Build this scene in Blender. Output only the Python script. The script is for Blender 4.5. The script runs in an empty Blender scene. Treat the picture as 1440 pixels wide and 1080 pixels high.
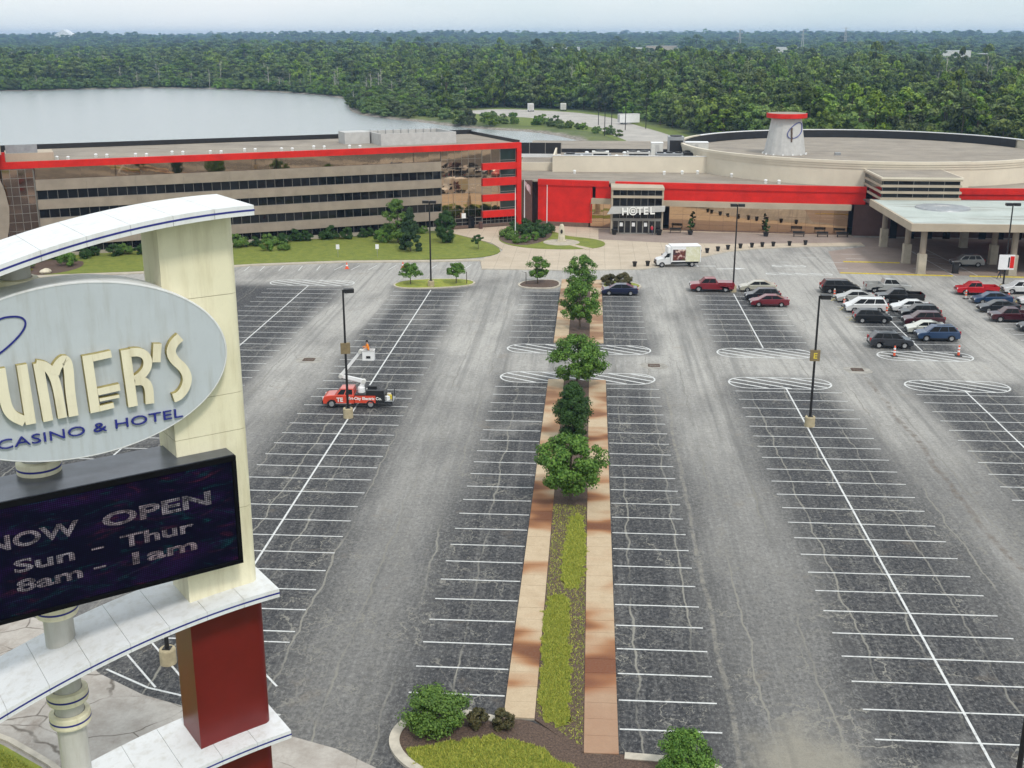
import bpy, bmesh, math, random
import numpy as np
from mathutils import Vector, Matrix
rnd = random.Random(7)
R = math.radians
sc = bpy.context.scene
col = sc.collection
# ---------------------------------------------------------------- camera
PITCH, YAW = 16.764, 3.888
cam = bpy.data.cameras.new('camera'); cam.lens = 40.5; cam.sensor_width = 36
cam.clip_start = 0.5; cam.clip_end = 30000
camo = bpy.data.objects.new('camera', cam); col.objects.link(camo)
camo.location = (0, 0, 33.6)
camo.rotation_euler = (R(90 - PITCH), 0, R(YAW))
sc.camera = camo
# ---------------------------------------------------------------- sky and sun
SUN_EL, SUN_AZ = 52.0, 150.0
w = bpy.data.worlds.new('World'); sc.world = w; w.use_nodes = True
nt = w.node_tree; nt.nodes.clear()
out = nt.nodes.new('ShaderNodeOutputWorld'); bg = nt.nodes.new('ShaderNodeBackground')
sky = nt.nodes.new('ShaderNodeTexSky'); sky.sky_type = 'NISHITA'; sky.sun_disc = False
sky.sun_elevation = R(SUN_EL); sky.sun_rotation = R(SUN_AZ); sky.air_density = 1.0; sky.dust_density = .4
tc = nt.nodes.new('ShaderNodeTexCoord'); mp = nt.nodes.new('ShaderNodeMapping'); mp.inputs['Scale'].default_value = (1, 1, 3.2)
mp.inputs['Location'].default_value = (.7, 0, 0)
nz = nt.nodes.new('ShaderNodeTexNoise'); nz.inputs['Scale'].default_value = 1.3; nz.inputs['Detail'].default_value = 9; nz.inputs['Roughness'].default_value = .55
rp = nt.nodes.new('ShaderNodeMapRange'); rp.inputs[1].default_value = .34; rp.inputs[2].default_value = .62; rp.inputs[3].default_value = .1; rp.inputs[4].default_value = 1.0
mx = nt.nodes.new('ShaderNodeMixRGB')
# overcast cloud: dimmer at the horizon than overhead, as overcast skies are
sx_ = nt.nodes.new('ShaderNodeSeparateXYZ'); nt.links.new(tc.outputs['Generated'], sx_.inputs[0])
zr = nt.nodes.new('ShaderNodeMapRange'); zr.inputs[1].default_value = 0; zr.inputs[2].default_value = 1; zr.inputs[3].default_value = 7.4; zr.inputs[4].default_value = 12.5
nt.links.new(sx_.outputs[2], zr.inputs[0])
vm = nt.nodes.new('ShaderNodeVectorMath'); vm.operation = 'SCALE'; vm.inputs[0].default_value = (.975, 1.0, 1.005)
nt.links.new(zr.outputs[0], vm.inputs['Scale']); nt.links.new(vm.outputs[0], mx.inputs[2])
nt.links.new(tc.outputs['Generated'], mp.inputs[0]); nt.links.new(mp.outputs[0], nz.inputs['Vector'])
nt.links.new(nz.outputs['Fac'], rp.inputs[0]); nt.links.new(rp.outputs[0], mx.inputs[0]); veil = nt.nodes.new('ShaderNodeMixRGB'); veil.inputs[0].default_value = .7; veil.inputs[2].default_value = (4.5, 5.9, 6.8, 1)   # thin high veil over the blue
nt.links.new(sky.outputs[0], veil.inputs[1]); nt.links.new(veil.outputs[0], mx.inputs[1])
nt.links.new(mx.outputs[0], bg.inputs[0]); bg.inputs[1].default_value = .1
nt.links.new(bg.outputs[0], out.inputs[0])
sl = bpy.data.lights.new('sun', 'SUN'); sl.energy = 1.5; sl.angle = R(10); sl.color = (1, .95, .88)
so = bpy.data.objects.new('sun', sl); col.objects.link(so)
so.rotation_euler = (R(90 - SUN_EL), 0, R(180 - SUN_AZ))
sc.view_settings.view_transform = 'Standard'; sc.view_settings.look = 'None'; sc.view_settings.gamma = 1
sc.view_settings.use_curve_mapping = False
sc.view_settings.exposure = 0.4
sc.cycles.max_bounces = 4; sc.cycles.diffuse_bounces = 2; sc.cycles.glossy_bounces = 3; sc.cycles.transmission_bounces = 2; sc.cycles.volume_bounces = 0
# ---------------------------------------------------------------- helpers
def tag(o, label=None, cat=None, group=None, kind=None):
    if label: o['label'] = label
    if cat: o['category'] = cat
    if group: o['group'] = group
    if kind: o['kind'] = kind
    return o
def empty(name, loc=(0, 0, 0), rz=0, parent=None):
    o = bpy.data.objects.new(name, None); col.objects.link(o)
    o.location = loc; o.rotation_euler = (0, 0, rz); o.empty_display_size = .2
    if parent: o.parent = parent
    return o
def link(name, me, parent=None, loc=(0, 0, 0), rot=(0, 0, 0), scale=None):
    o = bpy.data.objects.new(name, me); col.objects.link(o); o.location = loc; o.rotation_euler = rot
    if scale: o.scale = scale
    if parent: o.parent = parent
    return o
def copy_tree(o, parent=None):
    c = o.copy(); col.objects.link(c); c.parent = parent
    for ch in o.children: copy_tree(ch, c)
    return c
class MB:
    def __init__(s): s.v = []; s.f = []; s.m = []; s.mi = 0
    def add(s, vs, fs):
        b = len(s.v); s.v += [tuple(p) for p in vs]
        for f in fs: s.f.append(tuple(b + i for i in f)); s.m.append(s.mi)
    def box(s, x0, x1, y0, y1, z0, z1):
        s.add([(x0,y0,z0),(x1,y0,z0),(x1,y1,z0),(x0,y1,z0),(x0,y0,z1),(x1,y0,z1),(x1,y1,z1),(x0,y1,z1)],
              [(0,3,2,1),(4,5,6,7),(0,1,5,4),(1,2,6,5),(2,3,7,6),(3,0,4,7)]); return s
    def obox(s, c, size, rz=0, tilt=0):
        m = Matrix.Translation(c) @ Matrix.Rotation(rz, 4, 'Z') @ Matrix.Rotation(tilt, 4, 'Y')
        a, b, d = [k / 2 for k in size]
        vs = [m @ Vector(p) for p in [(-a,-b,-d),(a,-b,-d),(a,b,-d),(-a,b,-d),(-a,-b,d),(a,-b,d),(a,b,d),(-a,b,d)]]
        s.add(vs, [(0,3,2,1),(4,5,6,7),(0,1,5,4),(1,2,6,5),(2,3,7,6),(3,0,4,7)]); return s
    def prism(s, poly, z0, z1):
        n = len(poly)
        s.add([(p[0], p[1], z0) for p in poly] + [(p[0], p[1], z1) for p in poly],
              [tuple(range(n - 1, -1, -1)), tuple(range(n, 2 * n))] + [(i, (i + 1) % n, n + (i + 1) % n, n + i) for i in range(n)]); return s
    def sheet(s, poly, z):
        s.add([(p[0], p[1], z) for p in poly], [tuple(range(len(poly)))]); return s
    def sideprism(s, poly, y0, y1):   # profile in x,z
        n = len(poly)
        s.add([(p[0], y0, p[1]) for p in poly] + [(p[0], y1, p[1]) for p in poly],
              [tuple(range(n)), tuple(range(2 * n - 1, n - 1, -1))] + [((i + 1) % n, i, n + i, n + (i + 1) % n) for i in range(n)]); return s
    def tube(s, p0, p1, r0, r1=None, n=8, cap=True):
        r1 = r0 if r1 is None else r1
        p0 = Vector(p0); p1 = Vector(p1); d = (p1 - p0).normalized()
        a = d.orthogonal().normalized(); b = d.cross(a)
        vs = []
        for p, r in ((p0, r0), (p1, r1)):
            for i in range(n):
                t = 2 * math.pi * i / n; vs.append(p + a * (r * math.cos(t)) + b * (r * math.sin(t)))
        fs = [(i, (i + 1) % n, n + (i + 1) % n, n + i) for i in range(n)]
        if cap: fs += [tuple(range(n - 1, -1, -1)), tuple(range(n, 2 * n))]
        s.add(vs, fs); return s
    def lathe(s, prof, n=16, c=(0, 0, 0), cap=True):
        vs = []
        for r, z in prof:
            for i in range(n):
                t = 2 * math.pi * i / n; vs.append((c[0] + r * math.cos(t), c[1] + r * math.sin(t), c[2] + z))
        fs = []
        for k in range(len(prof) - 1):
            for i in range(n): fs.append((k*n+i, k*n+(i+1)%n, (k+1)*n+(i+1)%n, (k+1)*n+i))
        if cap: fs += [tuple(range(n - 1, -1, -1)), tuple(range((len(prof)-1)*n, len(prof)*n))]
        s.add(vs, fs); return s
    def mesh(s, name, mats, smooth=False):
        assert max(max(f) for f in s.f) < len(s.v), name
        me = bpy.data.meshes.new(name); me.from_pydata(s.v, [], s.f)
        for m in (mats if isinstance(mats, (list, tuple)) else [mats]): me.materials.append(m)
        if any(s.m): me.polygons.foreach_set('material_index', s.m)
        if smooth:
            me.update()
            # smooth only when no edge is sharp; otherwise facets stay flat
            nb = {}
            for p_ in me.polygons:
                for k in p_.edge_keys: nb.setdefault(k, []).append(p_.normal.copy())
            if all(len(v) != 2 or v[0].dot(v[1]) > .72 for v in nb.values()): me.shade_smooth()
            else: me.shade_flat()
        me.update(); return me
    def build(s, name, mats, parent=None, loc=(0, 0, 0), rot=(0, 0, 0), smooth=False):
        return link(name, s.mesh(name, mats, smooth), parent, loc, rot)
def arc(cx, cy, r, a0, a1, n):
    return [(cx + r * math.cos(R(a0 + (a1 - a0) * i / n)), cy + r * math.sin(R(a0 + (a1 - a0) * i / n))) for i in range(n + 1)]
def smooth_poly(pts, it=2, closed=True):
    for _ in range(it):
        q = []
        n = len(pts)
        for i in range(n if closed else n - 1):
            a, b = pts[i], pts[(i + 1) % n]
            q += [(a[0]*.75+b[0]*.25, a[1]*.75+b[1]*.25), (a[0]*.25+b[0]*.75, a[1]*.25+b[1]*.75)]
        if not closed: q = [pts[0]] + q + [pts[-1]]
        pts = q
    return pts
def offset_poly(pts, d):   # + = outward for counter-clockwise
    n = len(pts); o = []
    ar = sum(pts[i][0]*pts[(i+1)%n][1]-pts[(i+1)%n][0]*pts[i][1] for i in range(n))
    sg = 1 if ar > 0 else -1
    for i in range(n):
        a, b, c = pts[i-1], pts[i], pts[(i+1) % n]
        tx, ty = c[0]-a[0], c[1]-a[1]; l = math.hypot(tx, ty) or 1
        o.append((b[0] + sg*d*ty/l, b[1] - sg*d*tx/l))
    return o
def strip(pts, z0, z1, t0, t1, name, mats, parent=None):
    """wall along an open polyline; t0..t1 = offset to the right-hand (front) side"""
    n = len(pts); nor = []
    for i in range(n):
        a = pts[max(i-1, 0)]; b = pts[min(i+1, n-1)]
        l = math.hypot(b[0]-a[0], b[1]-a[1]); nor.append(((b[1]-a[1])/l, -(b[0]-a[0])/l))
    vs = []
    for t in (t0, t1):
        for z in (z0, z1):
            vs += [(pts[i][0]+nor[i][0]*t, pts[i][1]+nor[i][1]*t, z) for i in range(n)]
    fs = []
    for i in range(n - 1):
        A, B, C, D = i, n+i, 2*n+i, 3*n+i
        fs += [(A, B, B+1, A+1), (C+1, D+1, D, C), (B, D, D+1, B+1), (C, A, A+1, C+1)]
    fs += [(0, 2*n, 3*n, n), (n-1, 2*n-1, 4*n-1, 3*n-1)]
    m = MB(); m.add(vs, fs); return m.build(name, mats, parent)
def resample(pts, step):
    out_ = [pts[0]]; acc = 0
    for a, b in zip(pts, pts[1:]):
        l = math.hypot(b[0]-a[0], b[1]-a[1]); t = step - acc
        while t <= l:
            out_.append((a[0]+(b[0]-a[0])*t/l, a[1]+(b[1]-a[1])*t/l)); t += step
        acc = (acc + l) % step
    return out_
# ---------------------------------------------------------------- node helpers
class NG:
    def __init__(s, name):
        s.mat = bpy.data.materials.new(name); s.mat.use_nodes = True; s.t = s.mat.node_tree
        s.b = s.t.nodes['Principled BSDF']; s._c = None
    def node(s, typ, ins=None, **props):
        n = s.t.nodes.new(typ)
        for k, v in props.items(): setattr(n, k, v)
        for k, v in (ins or {}).items(): s.put(n.inputs[k], v)
        return n
    def put(s, sock, v):
        if isinstance(v, bpy.types.NodeSocket): s.t.links.new(v, sock)
        elif isinstance(v, (tuple, list)) and len(v) == 3 and sock.type == 'RGBA': sock.default_value = (*v, 1)
        else: sock.default_value = v
    def pos(s):
        if s._c is None: s._c = s.node('ShaderNodeTexCoord').outputs['Object']
        return s._c
    def world(s): return s.node('ShaderNodeNewGeometry').outputs['Position']
    def scale(s, v, sx, sy, sz=1): return s.node('ShaderNodeMapping', {'Vector': v, 'Scale': (sx, sy, sz)}).outputs[0]
    def m(s, op, a, b=0.0, c=0.0, clamp=False):
        n = s.node('ShaderNodeMath', operation=op); n.use_clamp = clamp
        s.put(n.inputs[0], a); s.put(n.inputs[1], b); s.put(n.inputs[2], c); return n.outputs[0]
    def noise(s, v, sc_, detail=4, rough=.55, dist=0):
        return s.node('ShaderNodeTexNoise', {'Vector': v, 'Scale': sc_, 'Detail': detail, 'Roughness': rough, 'Distortion': dist}).outputs['Fac']
    def mr(s, v, a, b, c=0.0, d=1.0, smooth=False):
        n = s.node('ShaderNodeMapRange', {0: v, 1: a, 2: b, 3: c, 4: d})
        if smooth: n.interpolation_type = 'SMOOTHSTEP'
        return n.outputs[0]
    def mix(s, f, a, b, mode='MIX'):
        n = s.node('ShaderNodeMixRGB', {0: f, 1: a, 2: b}, blend_type=mode); return n.outputs[0]
    def xyz(s, v): n = s.node('ShaderNodeSeparateXYZ', {0: v}); return n.outputs[0], n.outputs[1], n.outputs[2]
    def bump(s, h, strength=.3, dist=.02):
        s.t.links.new(s.node('ShaderNodeBump', {'Height': h, 'Strength': strength, 'Distance': dist}).outputs[0], s.b.inputs['Normal'])
    def out(s, color=None, rough=.7, metal=0.0, spec=None):
        if color is not None: s.put(s.b.inputs['Base Color'], color)
        s.put(s.b.inputs['Roughness'], rough); s.put(s.b.inputs['Metallic'], metal)
        if spec is not None: s.put(s.b.inputs['Specular IOR Level'], spec)
        return s.mat
def simple(name, c, rough=.65, metal=0.0, var=.12, scale=1.2, bump=0, spec=None, coat=0):
    g = NG(name)
    f = g.noise(g.world(), scale, 5, .6)
    lo = tuple(k * (1 - var) for k in c); hi = tuple(min(1, k * (1 + var)) for k in c)
    cc = g.mix(g.mr(f, .3, .7), lo, hi) if var > 0 else c
    if bump: g.bump(g.noise(g.world(), scale * 14, 3), bump, .02)
    m = g.out(cc, rough, metal, spec)
    if coat: g.b.inputs['Coat Weight'].default_value = coat; g.b.inputs['Coat Roughness'].default_value = .06
    return m
M = {}
M['red'] = simple('red_paint', (.60, .02, .013), .6, var=.16, scale=.5, spec=.2)
M['tan'] = simple('tan_aggregate_panel', (.30, .245, .19), .85, var=.14, scale=.5, bump=.2)
M['cream'] = simple('cream_stucco', (.66, .59, .47), .85, var=.07, scale=.25, bump=.1)
M['beige'] = simple('beige_fascia', (.42, .35, .26), .8, var=.1, scale=.4)
M['brown'] = simple('brown_wall', (.11, .055, .045), .8, var=.15)
M['brick'] = simple('brown_base_brick', (.16, .10, .075), .85, var=.25, scale=2)
M['darkmetal'] = simple('black_metal_coping', (.012, .011, .012), .5, var=.2)
M['alu'] = simple('pale_aluminium_frame', (.26, .245, .22), .5, .2, var=.08)
M['white'] = simple('white_paint', (.78, .78, .77), .45, var=.04)
M['offwhite'] = simple('weathered_white', (.62, .61, .57), .6, var=.12, scale=.8)
M['grey'] = simple('grey_galvanised', (.33, .34, .35), .5, .4, var=.15)
M['greylight'] = simple('light_grey_panel', (.48, .47, .45), .6, var=.1)
M['pole'] = simple('black_pole_paint', (.012, .011, .011), .45, var=.2)
M['concrete'] = simple('concrete', (.42, .37, .29), .9, var=.18, scale=.9, bump=.15)
M['base'] = simple('lamp_base_concrete', (.42, .35, .22), .9, var=.2, scale=2)
M['kerb'] = simple('kerb_concrete', (.48, .43, .35), .9, var=.2, scale=1.5)
M['yellow'] = simple('yellow_paint', (.62, .48, .05), .7, var=.2, scale=2)
M['rubber'] = simple('tyre_rubber', (.014, .014, .015), .85, var=.1)
M['rim'] = simple('wheel_alloy', (.5, .5, .5), .35, .7, var=.05)
M['black'] = simple('black_plastic', (.014, .014, .015), .5, var=.1)
M['orange'] = simple('orange_cone', (.75, .10, .03), .6, var=.06)
M['bark'] = simple('bark', (.10, .075, .055), .9, var=.3, scale=3)
M['deadwood'] = simple('bare_grey_wood', (.42, .39, .34), .9, var=.2, scale=1)
M['rock'] = simple('shore_rock', (.34, .31, .27), .9, var=.3, scale=1)
M['skin'] = simple('skin', (.45, .27, .19), .6, var=.03)
M['door'] = simple('dark_door_glass', (.012, .012, .013), .1, var=0)
M['steel'] = simple('stainless', (.5, .5, .5), .3, .8, var=.05)
def glassmat(name, c, metal, rough, spec=.5):
    g = NG(name)
    g.bump(g.noise(g.world(), .45, 2), .05, .05)
    return g.out(c, rough, metal, spec)
M['bronze'] = glassmat('bronze_mirror_glass', (.60, .43, .29), 1.0, .025)
M['bronze2'] = glassmat('bronze_mirror_glass_darker', (.42, .29, .22), 1.0, .05)
M['darkglass'] = glassmat('dark_window_glass', (.006, .006, .007), 0, .05, .35)
M['greenglass'] = glassmat('green_window_glass', (.02, .035, .03), 0, .05, .6)
M['carglass'] = glassmat('car_glass', (.006, .007, .008), 0, .06, .22)
# ---------------------------------------------------------------- body surfaces (grown while the scene is still empty)
def grow_body(lean, stride, arms):
    J = {'pel': (0, 0, .95, .15), 'sp': (lean*.4, 0, 1.18, .14), 'ch': (lean*.8, 0, 1.40, .16), 'nk': (lean, 0, 1.53, .06), 'hd': (lean*1.05+.02, 0, 1.68, .105), 'tp': (lean*1.05+.01, 0, 1.78, .075)}
    E_ = [('pel', 'sp'), ('sp', 'ch'), ('ch', 'nk'), ('nk', 'hd'), ('hd', 'tp')]
    for s_, a in ((1, arms[0]), (-1, arms[1])):
        k = 'L' if s_ > 0 else 'R'
        J['sh'+k] = (lean*.85, s_*.19, 1.43, .07); J['el'+k] = (lean*.8+a[1]*.4, s_*.25, 1.17, .05); J['wr'+k] = (lean*.8+a[1]+.05, a[0], a[2], .038); J['ha'+k] = (lean*.8+a[1]+.1, a[0], a[2]-.09, .035)
        J['hp'+k] = (0, s_*.1, .88, .10); J['kn'+k] = (s_*stride*.6+.03, s_*.11, .5, .07); J['an'+k] = (s_*stride, s_*.11, .09, .05); J['to'+k] = (s_*stride+.16, s_*.12, .04, .045)
        E_ += [('ch', 'sh'+k), ('sh'+k, 'el'+k), ('el'+k, 'wr'+k), ('wr'+k, 'ha'+k), ('pel', 'hp'+k), ('hp'+k, 'kn'+k), ('kn'+k, 'an'+k), ('an'+k, 'to'+k)]
    ks = list(J); me_ = bpy.data.meshes.new('body'); me_.from_pydata([J[k][:3] for k in ks], [(ks.index(a), ks.index(b)) for a, b in E_], [])
    ob = bpy.data.objects.new('body', me_); col.objects.link(ob); ob.modifiers.new('s', 'SKIN'); ob.modifiers.new('u', 'SUBSURF').levels = 1
    for i, k in enumerate(ks):
        sv = me_.skin_vertices[0].data[i]; sv.radius = (J[k][3],)*2; sv.use_root = (k == 'pel')
    dg = bpy.context.evaluated_depsgraph_get(); dg.update(); bm_ = bpy.data.meshes.new_from_object(ob.evaluated_get(dg)); bpy.data.objects.remove(ob)
    return bm_
BODIES = {}
for k_ in ((.12, .05, ((.3, .3, 1.15), (-.3, .3, 1.15))), (.28, .15, ((.2, .4, .95), (-.2, .4, .95))), (.05, .25, ((.28, .12, .95), (-.28, .12, .95)))):
    BODIES[k_] = grow_body(*k_)
def body_mesh(lean, stride, arms): return BODIES[(lean, stride, arms)]
# ================================================================ GROUND AND WATER
LAKE = smooth_poly([(-1100,690),(-700,738),(-394,768),(-337,817),(-296,832),(-225,795),(-142,706),(-125,621),(-108,553),(-88,522),(-71,504),(-52,477),(-37,463),(-19,452),(-6,430),(3,402),(-8,365),(-35,335),(-65,300),(-115,268),(-200,240),(-420,190),(-1100,150)], 1)
def poly_sd(px, py, poly):   # signed distance, + outside
    d = np.full(px.shape, 1e9); inside = np.zeros(px.shape, bool)
    n = len(poly)
    for i in range(n):
        ax, ay = poly[i]; bx, by = poly[(i+1) % n]
        ex, ey = bx-ax, by-ay; t = np.clip(((px-ax)*ex+(py-ay)*ey)/(ex*ex+ey*ey+1e-9), 0, 1)
        d = np.minimum(d, np.hypot(px-ax-t*ex, py-ay-t*ey))
        c = ((ay > py) != (by > py)) & (px < (bx-ax)*(py-ay)/((by-ay) if by != ay else 1e-9)+ax)
        inside ^= c
    return np.where(inside, -d, d)
def sstep(a, b, x):
    t = np.clip((x-a)/(b-a), 0, 1); return t*t*(3-2*t)
def hill(x, y):
    r = np.hypot(x, y)
    h = 27*sstep(2300, 4600, r) + 3.5*np.sin(x*.0011+1.3)*sstep(1800, 4200, r) + 2.2*np.sin(x*.0037+y*.001)*sstep(1800, 4000, r)
    return h
def axis(lo, hi, d0, d1, fine, coarse):
    a = []; p = lo
    while p < hi:
        a.append(p); p += fine if d0 <= p <= d1 else coarse * (1 + max(0, (p - d1))/1500 if p > d1 else 1 + max(0, d0 - p)/1500)
    a.append(hi); return np.array(a)
gx = axis(-5200, 5200, -460, 60, 7, 60); gy = axis(-120, 7000, 180, 860, 7, 50)
X, Y = np.meshgrid(gx, gy)
SD = poly_sd(X, Y, LAKE)
Z = np.clip(SD*.22, -4, 0) - .06 + hill(X, Y)
nx, ny = len(gx), len(gy)
vs = np.stack([X.ravel(), Y.ravel(), Z.ravel()], 1)
ii = np.arange(nx*ny).reshape(ny, nx)
fs = np.stack([ii[:-1,:-1].ravel(), ii[:-1,1:].ravel(), ii[1:,1:].ravel(), ii[1:,:-1].ravel()], 1)
me = bpy.data.meshes.new('ground'); me.from_pydata(vs.tolist(), [], fs.tolist())
me.shade_smooth()
g = NG('rough_grass_ground')
p = g.world()
f1 = g.noise(p, .03, 6); f2 = g.noise(p, .6, 5, .65)
c = g.mix(g.mr(f1, .4, .62), (.05, .085, .018), (.12, .15, .03))
c = g.mix(g.mr(f2, .45, .75, 0, .55), c, (.17, .14, .075))
_, _, zz = g.xyz(p)
c = g.mix(g.mr(zz, -.35, -.75), c, g.mix(g.mr(g.noise(p, .9, 4, .7), .4, .65), (.13, .11, .085), (.36, .32, .27)))
g.bump(f2, .6, .3)
me.materials.append(g.out(c, .95))
tag(link('ground', me), kind='structure')
# lake
g = NG('lake_water')
p = g.world()
rip = g.m('ADD', g.noise(g.scale(p, .35, .9), 1.0, 4, .6), g.m('MULTIPLY', g.noise(g.scale(p, .02, .06), 1.0, 3), .8))
g.bump(rip, .7, .35)
wm = g.out((.30, .33, .33), .2, 0, .7); g.b.inputs['IOR'].default_value = 1.45
m = MB(); m.sheet(offset_poly(LAKE, 6), -1.15)
tag(m.build('lake_water', wm), kind='structure')
# ---------------------------------------------------------------- asphalt
def asphalt_mat():
    g = NG('worn_asphalt'); p = g.world(); x, y, _ = g.xyz(p)
    warp = g.m('MULTIPLY', g.m('SUBTRACT', g.noise(g.scale(p, .16, .05), 1.0, 4), .5), 5.0)
    xw = g.m('ADD', x, warp)
    def band(c0, half, soft):
        return g.mr(g.m('SUBTRACT', g.m('ABSOLUTE', g.m('SUBTRACT', xw, c0)), widen), half - soft, half + soft, 1.0, 0.0, True)
    widen = g.mr(y, 85, 145, 0.0, .7)
    aisle = None
    for c0, h in ((-13.0, 3.4), (10.9, 3.3), (28.6, 3.6), (-30.6, 3.2), (46.5, 3.6)):
        b = band(c0, h, 2.2); aisle = b if aisle is None else g.m('MAXIMUM', aisle, b)
    yw = g.m('ADD', y, g.m('MULTIPLY', g.m('SUBTRACT', g.noise(g.scale(p, .05, .14), 1.0, 4), .5), 6.0))
    far = g.mr(yw, 45, 140, .26, 1.0, True)
    cross = g.m('MULTIPLY', g.mr(g.m('ABSOLUTE', g.m('SUBTRACT', yw, 119.5)), 2.5, 7.5, .9, 0, True), g.mr(x, -16, -6, 0, 1, True))
    front = g.mr(yw, 154, 161, 0, 1, True)
    light = g.m('MAXIMUM', g.m('MAXIMUM', g.m('MULTIPLY', aisle, far), cross), front)
    # drain valley right of the lot: pale silt
    valley = g.m('MULTIPLY', g.mr(g.m('ABSOLUTE', g.m('SUBTRACT', xw, 28.8)), .3, 3.6, 1, 0, True), g.mr(y, 40, 100, .75, .5))
    light = g.m('MAXIMUM', light, valley)
    dust = g.noise(g.scale(p, .10, .045), 1.0, 6, .62)
    light = g.m('MULTIPLY', light, g.mr(dust, .3, .6, .45, 1.2))
    blot = g.mr(g.noise(g.scale(p, .07, .07), 1.0, 5, .6, .6), .58, .74, 0, .5)
    light = g.m('MAXIMUM', light, blot)
    fine = g.noise(p, 2.6, 7, .8); grain = g.noise(p, 13, 3, .7); speck = g.noise(g.scale(p, 1.3, .8), 4.5, 5, .75)
    streak = g.noise(g.scale(p, 1.5, .05), 1.0, 5, .65)
    streak2 = g.noise(g.scale(p, 3.6, .16), 1.0, 5, .7)
    dark = g.mix(g.mr(fine, .38, .64), (.014, .014, .018), (.082, .081, .080))
    dark = g.mix(g.m('MULTIPLY', g.mr(streak, .48, .70, 0, .8), g.mr(fine, .38, .6, .08, .9)), dark, (.18, .172, .16))
    dark = g.mix(g.m('MULTIPLY', g.mr(streak2, .5, .66, 0, 1.0), g.mr(fine, .44, .62, .02, .8)), dark, (.22, .21, .195))
    dark = g.mix(g.mr(g.noise(g.scale(p, .5, .5), 1.0, 5, .6), .5, .72, 0, .6), dark, (.05, .05, .056))
    pale = g.mix(g.mr(fine, .3, .7), (.30, .283, .255), (.53, .505, .46))
    pale = g.mix(g.mr(streak, .45, .68, 0, .5), pale, (.20, .195, .185))
    dark = g.mix(g.mr(speck, .54, .66, 0, .8), dark, (.22, .215, .205)); dark = g.mix(g.mr(speck, .48, .38, 0, .9), dark, (.007, .007, .010))
    pale = g.mix(g.mr(streak2, .5, .7, 0, .5), pale, (.5, .485, .455)); pale = g.mix(g.mr(speck, .44, .33, 0, .5), pale, (.16, .155, .148))
    c = g.mix(g.m('MINIMUM', light, 1.0), dark, pale)
    # silt line along the ends of the median stalls, silt fan by the near island, dark crack in the drain valley
    def trail(x0, wob, half, y0, y1, amt):
        xx = g.m('ADD', x, g.m('MULTIPLY', g.m('SUBTRACT', g.noise(g.scale(p, .15, .12), 1.0, 4), .5), wob))
        ln = g.mr(g.m('ABSOLUTE', g.m('SUBTRACT', xx, x0)), half*.3, half, 1, 0, True)
        return g.m('MULTIPLY', g.m('MULTIPLY', ln, g.m('MULTIPLY', g.mr(y, y0-3, y0+3), g.mr(y, y1+6, y1-6))), g.m('MULTIPLY', g.mr(g.noise(p, .9, 6, .75), .4, .6, .0, 1), amt))
    c = g.mix(trail(7.75, 1.2, .2, 40, 112, .7), c, (.31, .285, .235))
    c = g.mix(trail(28.6, 2.0, .34, 50, 119, .8), c, (.13, .10, .075))
    dx_ = g.m('MULTIPLY', g.m('SUBTRACT', x, 10.8), .30); dy_ = g.m('MULTIPLY', g.m('SUBTRACT', y, 47.5), .17)
    fan = g.mr(g.m('ADD', g.m('SQRT', g.m('ADD', g.m('MULTIPLY', dx_, dx_), g.m('MULTIPLY', dy_, dy_))), g.m('MULTIPLY', g.m('SUBTRACT', g.noise(p, .5, 5, .65), .5), 1.3)), .35, 1.05, .85, 0, True)
    c = g.mix(fan, c, g.mix(fine, (.22, .20, .16), (.36, .33, .265)))
    # tyre-track streaks along the aisles
    c = g.mix(g.mr(g.noise(g.scale(p, .8, .012), 1.0, 3, .5), .56, .66, 0, .3), c, (.07, .068, .066))
    c = g.mix(g.mr(g.noise(g.scale(p, .25, .25), 1.0, 6, .7), .60, .76, 0, .45), c, (.24, .19, .13))
    # cracks: wandering polygons + long paving seams, filled with pale silt
    wv = g.node('ShaderNodeTexNoise', {'Vector': p, 'Scale': .55, 'Detail': 4, 'Roughness': .6}).outputs['Color']
    off = g.node('ShaderNodeVectorMath', {0: wv, 1: (.5, .5, .5)}, operation='SUBTRACT').outputs[0]
    off = g.node('ShaderNodeVectorMath', {0: off, 'Scale': 2.6}, operation='SCALE').outputs[0]
    pv = g.node('ShaderNodeVectorMath', {0: p, 1: off}, operation='ADD').outputs[0]
    v1 = g.node('ShaderNodeTexVoronoi', {'Vector': g.scale(pv, .2, .085), 'Scale': 1.0}, feature='DISTANCE_TO_EDGE').outputs['Distance']
    v2 = g.node('ShaderNodeTexVoronoi', {'Vector': g.scale(pv, .62, .3), 'Scale': 1.0}, feature='DISTANCE_TO_EDGE').outputs['Distance']
    k1 = g.m('MULTIPLY', g.mr(v1, .004, .013, 1, 0), g.mr(g.noise(p, .16, 3), .42, .56))
    k2 = g.m('MULTIPLY', g.mr(v2, .010, .028, 1, 0), g.mr(g.noise(g.scale(p, .11, .06), 1.0, 3), .54, .64))
    xs_ = g.m('ADD', x, g.m('MULTIPLY', g.m('SUBTRACT', g.noise(g.scale(p, .3, .22), 1.0, 4), .5), 1.3))
    sm = g.m('ABSOLUTE', g.m('SUBTRACT', g.m('MODULO', g.m('ADD', xs_, 401.2), 3.3), 1.65))
    k3 = g.m('MULTIPLY', g.mr(sm, .03, .085, 1, 0), g.mr(g.noise(g.scale(p, .35, .07), 1.0, 4), .41, .55))
    ck = g.m('MULTIPLY', g.m('MAXIMUM', g.m('MAXIMUM', k1, k2), k3), g.mr(y, 40, 160, .85, .3))
    ckc = g.mix(g.m('MINIMUM', light, 1.0), (.33, .31, .26), (.13, .12, .1))
    c = g.mix(ck, c, ckc)
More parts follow.
